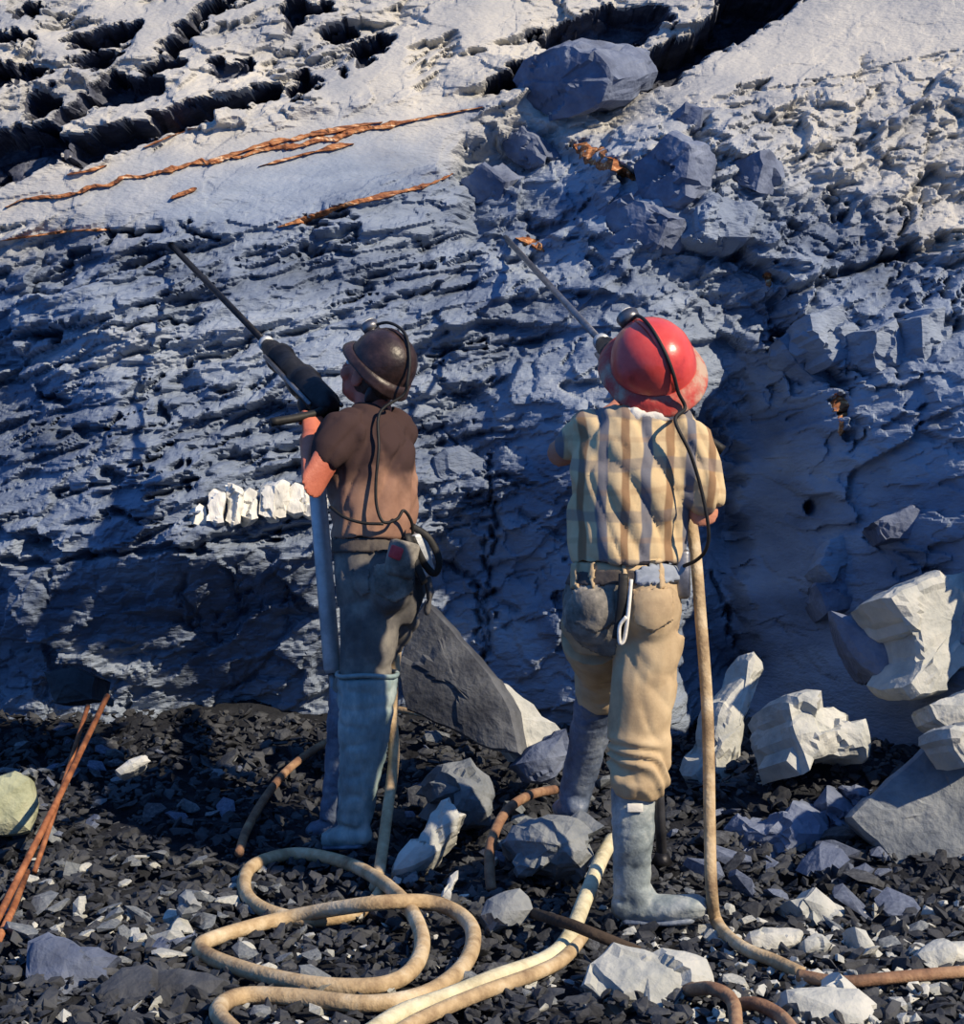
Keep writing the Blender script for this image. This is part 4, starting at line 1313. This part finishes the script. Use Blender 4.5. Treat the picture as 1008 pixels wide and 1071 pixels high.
# ---- the miner in plaid, right
RY = 5.0
sole_r = on_ground(668, 968).z
P1 = person_root((at(665, 965, 5.0).x, 5.0, sole_r), 'miner in tan plaid shirt, khaki trousers and red hard hat, back to the camera')
hc = at(683, 394, 5.06)
HR = rotm(y=(-.40, .66, .62), z=(-.20, -.62, .76))
Ls, Rs = at(620, 454, 5.06), at(720, 457, 4.99)
Le, Re = at(586, 474, 5.13), at(736, 538, 4.98)
Lw, Lh = at(618, 446, 5.36), at(642, 432, 5.40)
Rw, Rh = at(722, 492, 5.17), at(712, 470, 5.25)
body = head_prims(hc, HR)
body += [tube([at(678, 440, 5.03), at(681, 415, 5.04), hc], [.062, .056, .05], 14, True),
         tube([at(652, 640, 5.04), at(655, 590, 5.03), at(664, 500, 5.02), at(670, 455, 5.02), at(676, 438, 5.02)], [(.10, .13), (.09, .12), (.095, .14), (.085, .13), (.06, .07)], 18, True, up=(0, 1, 0)),
         tube([Ls, Le, Lw], [.050, .041, .030], 12, True), tube([Rs, Re, Rw], [.050, .043, .031], 12, True),
         tube([Ls, at(672, 452, 5.02), Rs], [.05, .06, .05], 12, True),
         tube([at(682, 650, 5.0), at(667, 785, 4.99), at(662, 930, 5.01)], [.07, .042, .026], 12, True),
         tube([at(662, 935, 5.01), at(705, 955, 4.97)], [.024, .018], 10, True),
         tube([at(622, 655, 5.09), at(627, 730, 5.42), at(600, 838, 5.60)], [.07, .040, .024], 12, True),
         tube([at(600, 840, 5.60), at(592, 846, 5.70)], [.022, .016], 10, True)]
dd = (at(530, 250, 7.7) - at(687, 420, 5.32)).normalized()
body += hand_prims(Lh, Lw, None, Vector((.3, .6, -.2)), 1) + hand_prims(Rh, Rw, None, Vector((-.8, .5, .1)), -1)
part('body', fuse(body, .0065, 3), M['skin'], P1)
part('hair', ell(hc + HR @ Vector((0, -.022, .005)), (.080, .090, .090), HR, 20, 14), M['hair'], P1)
for s in (-1, 1):
    part('eye', ell(hc + HR @ Vector((s * .031, .082, .004)), (.013, .012, .010), HR, 10, 8), M['eye'], P1)
shirt = [tube([at(655, 589, 5.03), at(655, 570, 5.03), at(656, 545, 5.03), at(663, 500, 5.02), at(668, 465, 5.02), at(672, 446, 5.02), at(676, 432, 5.03)],
              [(.128, .160), (.130, .166), (.128, .168), (.135, .180), (.118, .176), (.095, .145), (.068, .075)], 24, up=(0, 1, 0)),
         tube([at(622, 455, 5.05), Ls, Ls.lerp(Le, .55)], [.085, .074, .058], 14, True),
         tube([at(712, 458, 5.0), at(718, 460, 4.99), at(732, 500, 4.97), at(737, 516, 4.97)], [.085, .080, .062, .058], 14, True)]
part('shirt', fuse(shirt, .0085, 5, wrinkle=folds(.015, (11, 11, 3.4), 4, .5)), M['plaid'], P1)
cn = at(678, 437, 5.03)
part('collar', fuse([tube([cn + Vector((.098 * math.cos(t), .088 * math.sin(t), .012 + .012 * math.sin(t) + .006 * math.sin(5 * t))) for t in [2 * math.pi * i / 24 for i in range(25)]], [(.019, .013)] * 25, 10, True, up=(0, 0, 1))], .006, 2, wrinkle=folds(.006, (24, 24, 14), 8)), M['white'], P1)
tr = [tube([at(654, 590, 5.03), at(653, 605, 5.03), at(650, 630, 5.03), at(649, 655, 5.04), at(650, 678, 5.05)],
           [(.110, .150), (.115, .156), (.130, .168), (.130, .170), (.10, .13)], 22, up=(0, 1, 0)),
      ell(at(622, 640, 4.98), (.085, .085, .10)), ell(at(680, 640, 4.95), (.085, .085, .10)),
      tube([at(680, 660, 5.0), at(674, 710, 4.99), at(668, 755, 4.99), at(666, 790, 4.99), at(666, 815, 4.99), at(664, 828, 5.0)], [.100, .094, .088, .086, .088, .074], 16),
      tube([at(621, 665, 5.09), at(629, 695, 5.28), at(628, 722, 5.41), at(625, 736, 5.43)], [.096, .084, .077, .066], 16)]


def tw(co):
    a = folds(.009, (7, 7, 5), 14, .5)(co)
    z0 = at(0, 815, 5).z
    k = np.exp(-((co[:, 2] - z0 - .05) / .09) ** 2)
    return a + k * .008 * np.sin(co[:, 2] * 90 + 14 * vn3(co * 11, 3) + co[:, 0] * 45)


tvf = fuse(tr, .0075, 5, wrinkle=tw)
trous = part('trousers', tvf, M['khaki'], P1)
patch(tvf, [(586, 612), (600, 606), (648, 610), (650, 660), (640, 690), (610, 676), (590, 655)], .003, 'seat_patch', 'dirty', trous)
patch(tvf, [(600, 618), (642, 618), (644, 650), (622, 662), (602, 652)], .006, 'back_pocket', 'dirty', trous)
patch(tvf, [(662, 618), (702, 616), (702, 648), (682, 660), (664, 652)], .006, 'back_pocket', 'khaki', trous)


zb = at(0, 603, 5.0).z
belt = patch(tvf, None, .007, 'belt', 'leather', P1, zband=(zb - .018, zb + .020, .03))
patch(tvf, [(664, 596), (712, 586), (714, 604), (690, 612), (666, 612)], .011, 'webbing_belt', 'belt_grey', P1)
for a in (603, 620, 652, 690):
    patch(tvf, [(a - 2.5, 590), (a + 2.5, 590), (a + 2.5, 616), (a - 2.5, 616)], .012, 'belt_loop', 'khaki', belt)
part('tool_strap', tube(catmull([at(652, 600, 4.885), at(651, 625, 4.875), at(648, 650, 4.88), at(645, 668, 4.885)], 5), [(.004, .014)] * 16, 8, up=(0, -1, 0)), M['black'], P1)
part('strap_loop', tube(catmull([at(660, 606, 4.88), at(657, 640, 4.868), at(653, 668, 4.875), at(648, 672, 4.875), at(648, 655, 4.87), at(655, 645, 4.865)], 6), .0055, 8), M['white'], P1)
part('battery_pack', box(at(712, 600, 5.03), (.045, .10, .14), None, .012), M['steel_mid'], P1)
bt = part('boot', fuse([tube([at(663, 818, 5.0), at(663, 826, 5.0), at(662, 870, 5.0), at(661, 905, 5.01), at(660, 935, 5.01)], [.062, .064, .060, .055, .054], 18),
                        tube([at(655, 948, 5.01), at(680, 950, 5.0), at(708, 951, 4.97), at(727, 948, 4.955)], [(.046, .045), (.047, .046), (.040, .047), (.036, .044)], 14, True, up=(0, 0, 1)),
                        tube([at(660, 925, 5.01), at(672, 946, 5.0)], [.054, .05], 12, True)], .0085, 5, wrinkle=folds(.004, (14, 14, 26), 5), zmin=sole_r + .012), M['boot'], P1)
sl = tube([at(655, 961, 5.01), at(680, 962, 5.0), at(705, 962, 4.97), at(722, 960, 4.955)], [(.013, .040), (.013, .040), (.013, .042), (.013, .034)], 14, True, up=(0, 0, 1))
part('sole', ([Vector((v[0], v[1], max(v[2] - .004, sole_r + .0))) for v in sl[0]], sl[1]), M['boot_blue'], bt)
part('boot_label', box(at(664, 845, 4.932), (.044, .006, .024), rotm(y=(.02, -1, 0), z=(0, 0, 1)), .002), M['white'], bt)
part('buckle', box(at(687, 826, 4.985), (.012, .04, .03), None, .003), M['silver'], bt)
b2 = part('boot', fuse([tube([at(625, 724, 5.42), at(624, 732, 5.43), at(614, 780, 5.52), at(605, 815, 5.58), at(600, 838, 5.61)], [.066, .068, .060, .055, .052], 18),
                        tube([at(602, 843, 5.58), at(596, 845, 5.68), at(590, 846, 5.80)], [(.044, .046), (.042, .047), (.034, .042)], 14, True, up=(0, 0, 1))], .0085, 5, wrinkle=folds(.004, (14, 14, 26), 7)), M['boot_blue'], P1)
hat1 = hard_hat(P1, hc + HR @ Vector((0, -.01, .035)), HR, 'helmet_red', 'brim', brim=.75)


def hp(c, R, p): return c + R @ Vector(p)


H1 = hc + HR @ Vector((0, -.01, .035))
part('lamp_cord', tube(catmull([hp(H1, HR, (0, .118, .10)), hp(H1, HR, (0, .07, .150)), hp(H1, HR, (0, .0, .165)), hp(H1, HR, (0, -.08, .135)), hp(H1, HR, (0, -.125, .085)), hp(H1, HR, (0, -.148, .03)), hp(H1, HR, (.006, -.170, -.015)),
                                at(706, 440, 4.87), at(722, 475, 4.868), at(734, 515, 4.885), at(741, 555, 4.90), at(738, 575, 4.92), at(728, 586, 4.95), at(715, 592, 4.98)], 8), .0052, 8), M['black'], P1)

rear1, tip1 = at(690, 424, 5.34), on_wall(530, 250, -.02)
foot1 = on_ground(692, 908, .0)
drill('rock drill braced on a steel leg in front of the plaid-shirted miner', rear1, tip1, .29, foot1, 1, (.7, -.1, -.5))

# ---- the miner in the brown shirt, left
soleb = on_ground(372, 888).z
P2 = person_root((at(375, 885, 5.8).x, 5.85, soleb), 'miner in dirty brown shirt and dark helmet, looking up to the left')
hc2 = at(389, 391, 5.93)
HR2 = rotm(y=(-.72, .50, .44), z=(.34, -.22, .90))
Ls, Rs = at(356, 450, 5.78), at(414, 448, 6.02)
Le, Re = at(327, 506, 5.70), at(398, 505, 6.28)
Lw, Lh = at(324, 460, 5.86), at(327, 442, 5.93)
Rw, Rh = at(362, 455, 6.20), at(350, 440, 6.16)
body = head_prims(hc2, HR2)
body += [tube([at(390, 432, 5.93), at(389, 412, 5.93), hc2], [.064, .060, .052], 14, True),
         tube([at(395, 620, 5.9), at(392, 560, 5.9), at(388, 490, 5.9), at(387, 445, 5.91), at(389, 430, 5.93)], [.11, .10, .105, .09, .06], 18, True),
         tube([Ls, Le, Lw], [.056, .052, .036], 12, True), tube([Rs, Re, Rw], [.050, .043, .031], 12, True),
         tube([Ls, at(387, 448, 5.91), Rs], [.05, .06, .05], 12, True),
         tube([at(385, 630, 5.86), at(380, 750, 5.82), at(372, 868, 5.82)], [.07, .042, .026], 12, True),
         tube([at(410, 630, 5.98), at(368, 745, 6.08), at(352, 858, 6.1)], [.07, .042, .026], 12, True),
         tube([at(372, 870, 5.82), at(352, 876, 5.84)], [.022, .016], 10, True), tube([at(352, 860, 6.1), at(336, 864, 6.14)], [.022, .016], 10, True)]
body += hand_prims(Lh, Lw, None, Vector((-.2, .9, .2)), 1) + hand_prims(Rh, Rw, None, Vector((-.8, -.4, .1)), -1)
part('body', fuse(body, .0065, 3), M['skin_red'], P2)
part('hair', ell(hc2 + HR2 @ Vector((0, -.024, .0)), (.080, .088, .090), HR2, 20, 14), M['hair'], P2)
for s in (-1, 1):
    part('eye', ell(hc2 + HR2 @ Vector((s * .031, .082, .004)), (.013, .012, .010), HR2, 10, 8), M['eye'], P2)
bx = Vector((.62, -.78, 0))    # direction the back faces
shirt = [tube([at(391, 563, 5.9), at(391, 545, 5.9), at(388, 505, 5.9), at(386, 470, 5.9), at(386, 448, 5.91), at(388, 430, 5.93)],
              [(.125, .150), (.130, .155), (.135, .168), (.125, .170), (.10, .14), (.07, .08)], 24, up=-bx),
         tube([at(364, 452, 5.80), Ls, Ls.lerp(Le, .42)], [.080, .070, .060], 14, True),
         tube([at(410, 450, 6.0), Rs, Rs.lerp(Re, .6)], [.085, .078, .066], 14, True)]
part('shirt', fuse(shirt, .0085, 5, wrinkle=folds(.015, (11, 11, 3.6), 24, -.5)), M['shirt_brown'], P2)
tr = [tube([at(391, 560, 5.9), at(393, 580, 5.9), at(396, 605, 5.9), at(397, 630, 5.9), at(396, 650, 5.9)],
           [(.112, .138), (.122, .146), (.135, .160), (.130, .155), (.10, .12)], 22, up=-bx),
      ell(at(408, 610, 5.80), (.09, .085, .105)), ell(at(424, 612, 5.92), (.075, .085, .10)),
      tube([at(386, 635, 5.86), at(384, 690, 5.84), at(382, 712, 5.83), at(381, 722, 5.83)], [.105, .092, .080, .07], 16),
      tube([at(410, 635, 5.98), at(385, 690, 6.04), at(371, 735, 6.08)], [.105, .092, .084], 16)]
tvf2 = fuse(tr, .0075, 5, wrinkle=folds(.012, (7, 7, 4), 34, .3))
trous2 = part('trousers', tvf2, M['pants_grey'], P2)
Rb = rotm(y=bx, z=(0, 0, 1))
patch(tvf2, [(392, 592), (428, 588), (432, 618), (412, 630), (394, 620)], .006, 'back_pocket', 'dirty', trous2)
patch(tvf2, [(370, 594), (386, 595), (386, 620), (378, 624), (370, 616)], .006, 'back_pocket', 'pants_grey', trous2)
zb = at(0, 570, 5.9).z
belt2 = patch(tvf2, None, .010, 'belt', 'leather', P2, zband=(zb - .020, zb + .020, .0))
part('tool_pouch', box(at(420, 585, 5.74), (.10, .05, .12), rotm(y=(.4, -.9, 0), z=(.25, 0, 1)), .015), M['dirty'], P2)
part('red_tag', box(at(414, 578, 5.700), (.045, .012, .042), rotm(y=(.4, -.9, 0), z=(.4, 0, 1)), .006), M['red'], P2)
part('battery_pack', box(at(439, 580, 5.83), (.055, .06, .15), rotm(y=(.6, -.8, 0), z=(-.35, 0, 1)), .010), M['silver'], P2)
part('hanging_strap', tube(catmull([at(430, 550, 5.80), at(448, 562, 5.80), at(459, 585, 5.81), at(455, 600, 5.82), at(444, 590, 5.80), at(430, 562, 5.78)], 6), [(.004, .012)] * 31, 8, up=(.5, -.8, 0)), M['black'], P2)
part('hanging_strap', tube(catmull([at(426, 558, 5.76), at(434, 585, 5.74), at(444, 610, 5.76)], 6), [(.005, .014)] * 13, 8, up=(.5, -.8, 0)), M['black'], P2)
part('rag', fuse([tube([at(447, 605, 5.86), at(450, 620, 5.86), at(446, 640, 5.87)], [(.014, .030), (.012, .035), (.010, .028)], 10, True)], .006, 2, wrinkle=folds(.006, (22, 22, 12), 9)), M['pants_grey'], P2)
bt = part('boot', fuse([tube([at(384, 708, 5.83), at(384, 716, 5.83), at(379, 790, 5.82), at(373, 840, 5.82), at(370, 862, 5.82)], [.100, .100, .077, .063, .058], 18),
                        tube([at(376, 874, 5.81), at(362, 875, 5.83), at(346, 877, 5.86)], [(.042, .046), (.042, .046), (.034, .040)], 14, True, up=(0, 0, 1))], .0085, 5, wrinkle=folds(.005, (12, 12, 18), 45)), M['boot_teal'], P2)
part('boot_rim', tube([at(384, 705, 5.83) + Vector((.099 * math.cos(t), .099 * math.sin(t), .004 * math.sin(3 * t))) for t in [2 * math.pi * i / 28 for i in range(29)]], .008, 8), M['boot_teal'], bt)
part('sole', tube([at(378, 884, 5.81), at(362, 885, 5.83), at(343, 886, 5.86)], [(.012, .040), (.012, .040), (.012, .034)], 14, True, up=(0, 0, 1)), M['boot_blue'], bt)
part('boot', fuse([tube([at(372, 722, 6.07), at(370, 735, 6.08), at(360, 800, 6.10), at(353, 845, 6.1), at(351, 858, 6.1)], [.090, .090, .068, .06, .056], 18),
                   tube([at(355, 866, 6.09), at(343, 867, 6.12), at(330, 869, 6.16)], [(.042, .046), (.040, .046), (.034, .040)], 14, True, up=(0, 0, 1))], .0085, 5, wrinkle=folds(.005, (12, 12, 18), 47)), M['boot_blue'], P2)
H2 = hc2 + HR2 @ Vector((0, -.022, .028))
HT2 = HR2 @ Matrix.Rotation(math.radians(14), 3, 'X')
hat2 = hard_hat(P2, H2, HT2, 'helmet_brown', 'helmet_brown', size=.90, brim=.35)
part('neck_flap', fuse([tube([hp(hc2, HR2, (.05, -.06, -.03)), hp(hc2, HR2, (0, -.085, -.04)), hp(hc2, HR2, (-.055, -.06, -.03))], [(.014, .055)] * 3, 10, True, up=HR2 @ Vector((0, 1, 0)))], .007, 2), M['helmet_brown'], P2)
part('chin_strap', box(at(413, 411, 5.86), (.014, .012, .05), None, .004), M['red'], P2)
part('lamp_cord', tube(catmull([hp(H2, HR2, (0, .11, .10)), hp(H2, HR2, (0, .04, .150)), hp(H2, HR2, (0, -.04, .147)), hp(H2, HR2, (-.02, -.11, .09)), hp(H2, HR2, (-.03, -.145, .02)), hp(H2, HR2, (-.03, -.150, -.03)), at(397, 432, 5.79), at(396, 470, 5.745), at(393, 505, 5.735), at(394, 530, 5.735), at(401, 546, 5.735),
                                at(415, 543, 5.745), at(422, 534, 5.76), at(430, 545, 5.78), at(432, 560, 5.80)], 7), .0052, 8), M['black'], P2)
part('waist_cord', tube(catmull([at(345, 530, 5.78), at(360, 541, 5.745), at(380, 547, 5.735), at(401, 548, 5.735)], 6), .0052, 8), M['black'], P2)

foot2 = on_ground(362, 872, 0)
drill('rock drill braced on a silver leg held by the dark-helmeted miner', at(345, 428, 5.98), on_wall(165, 242, -.02), .31, foot2, 2, (-.75, -.35, -.15))
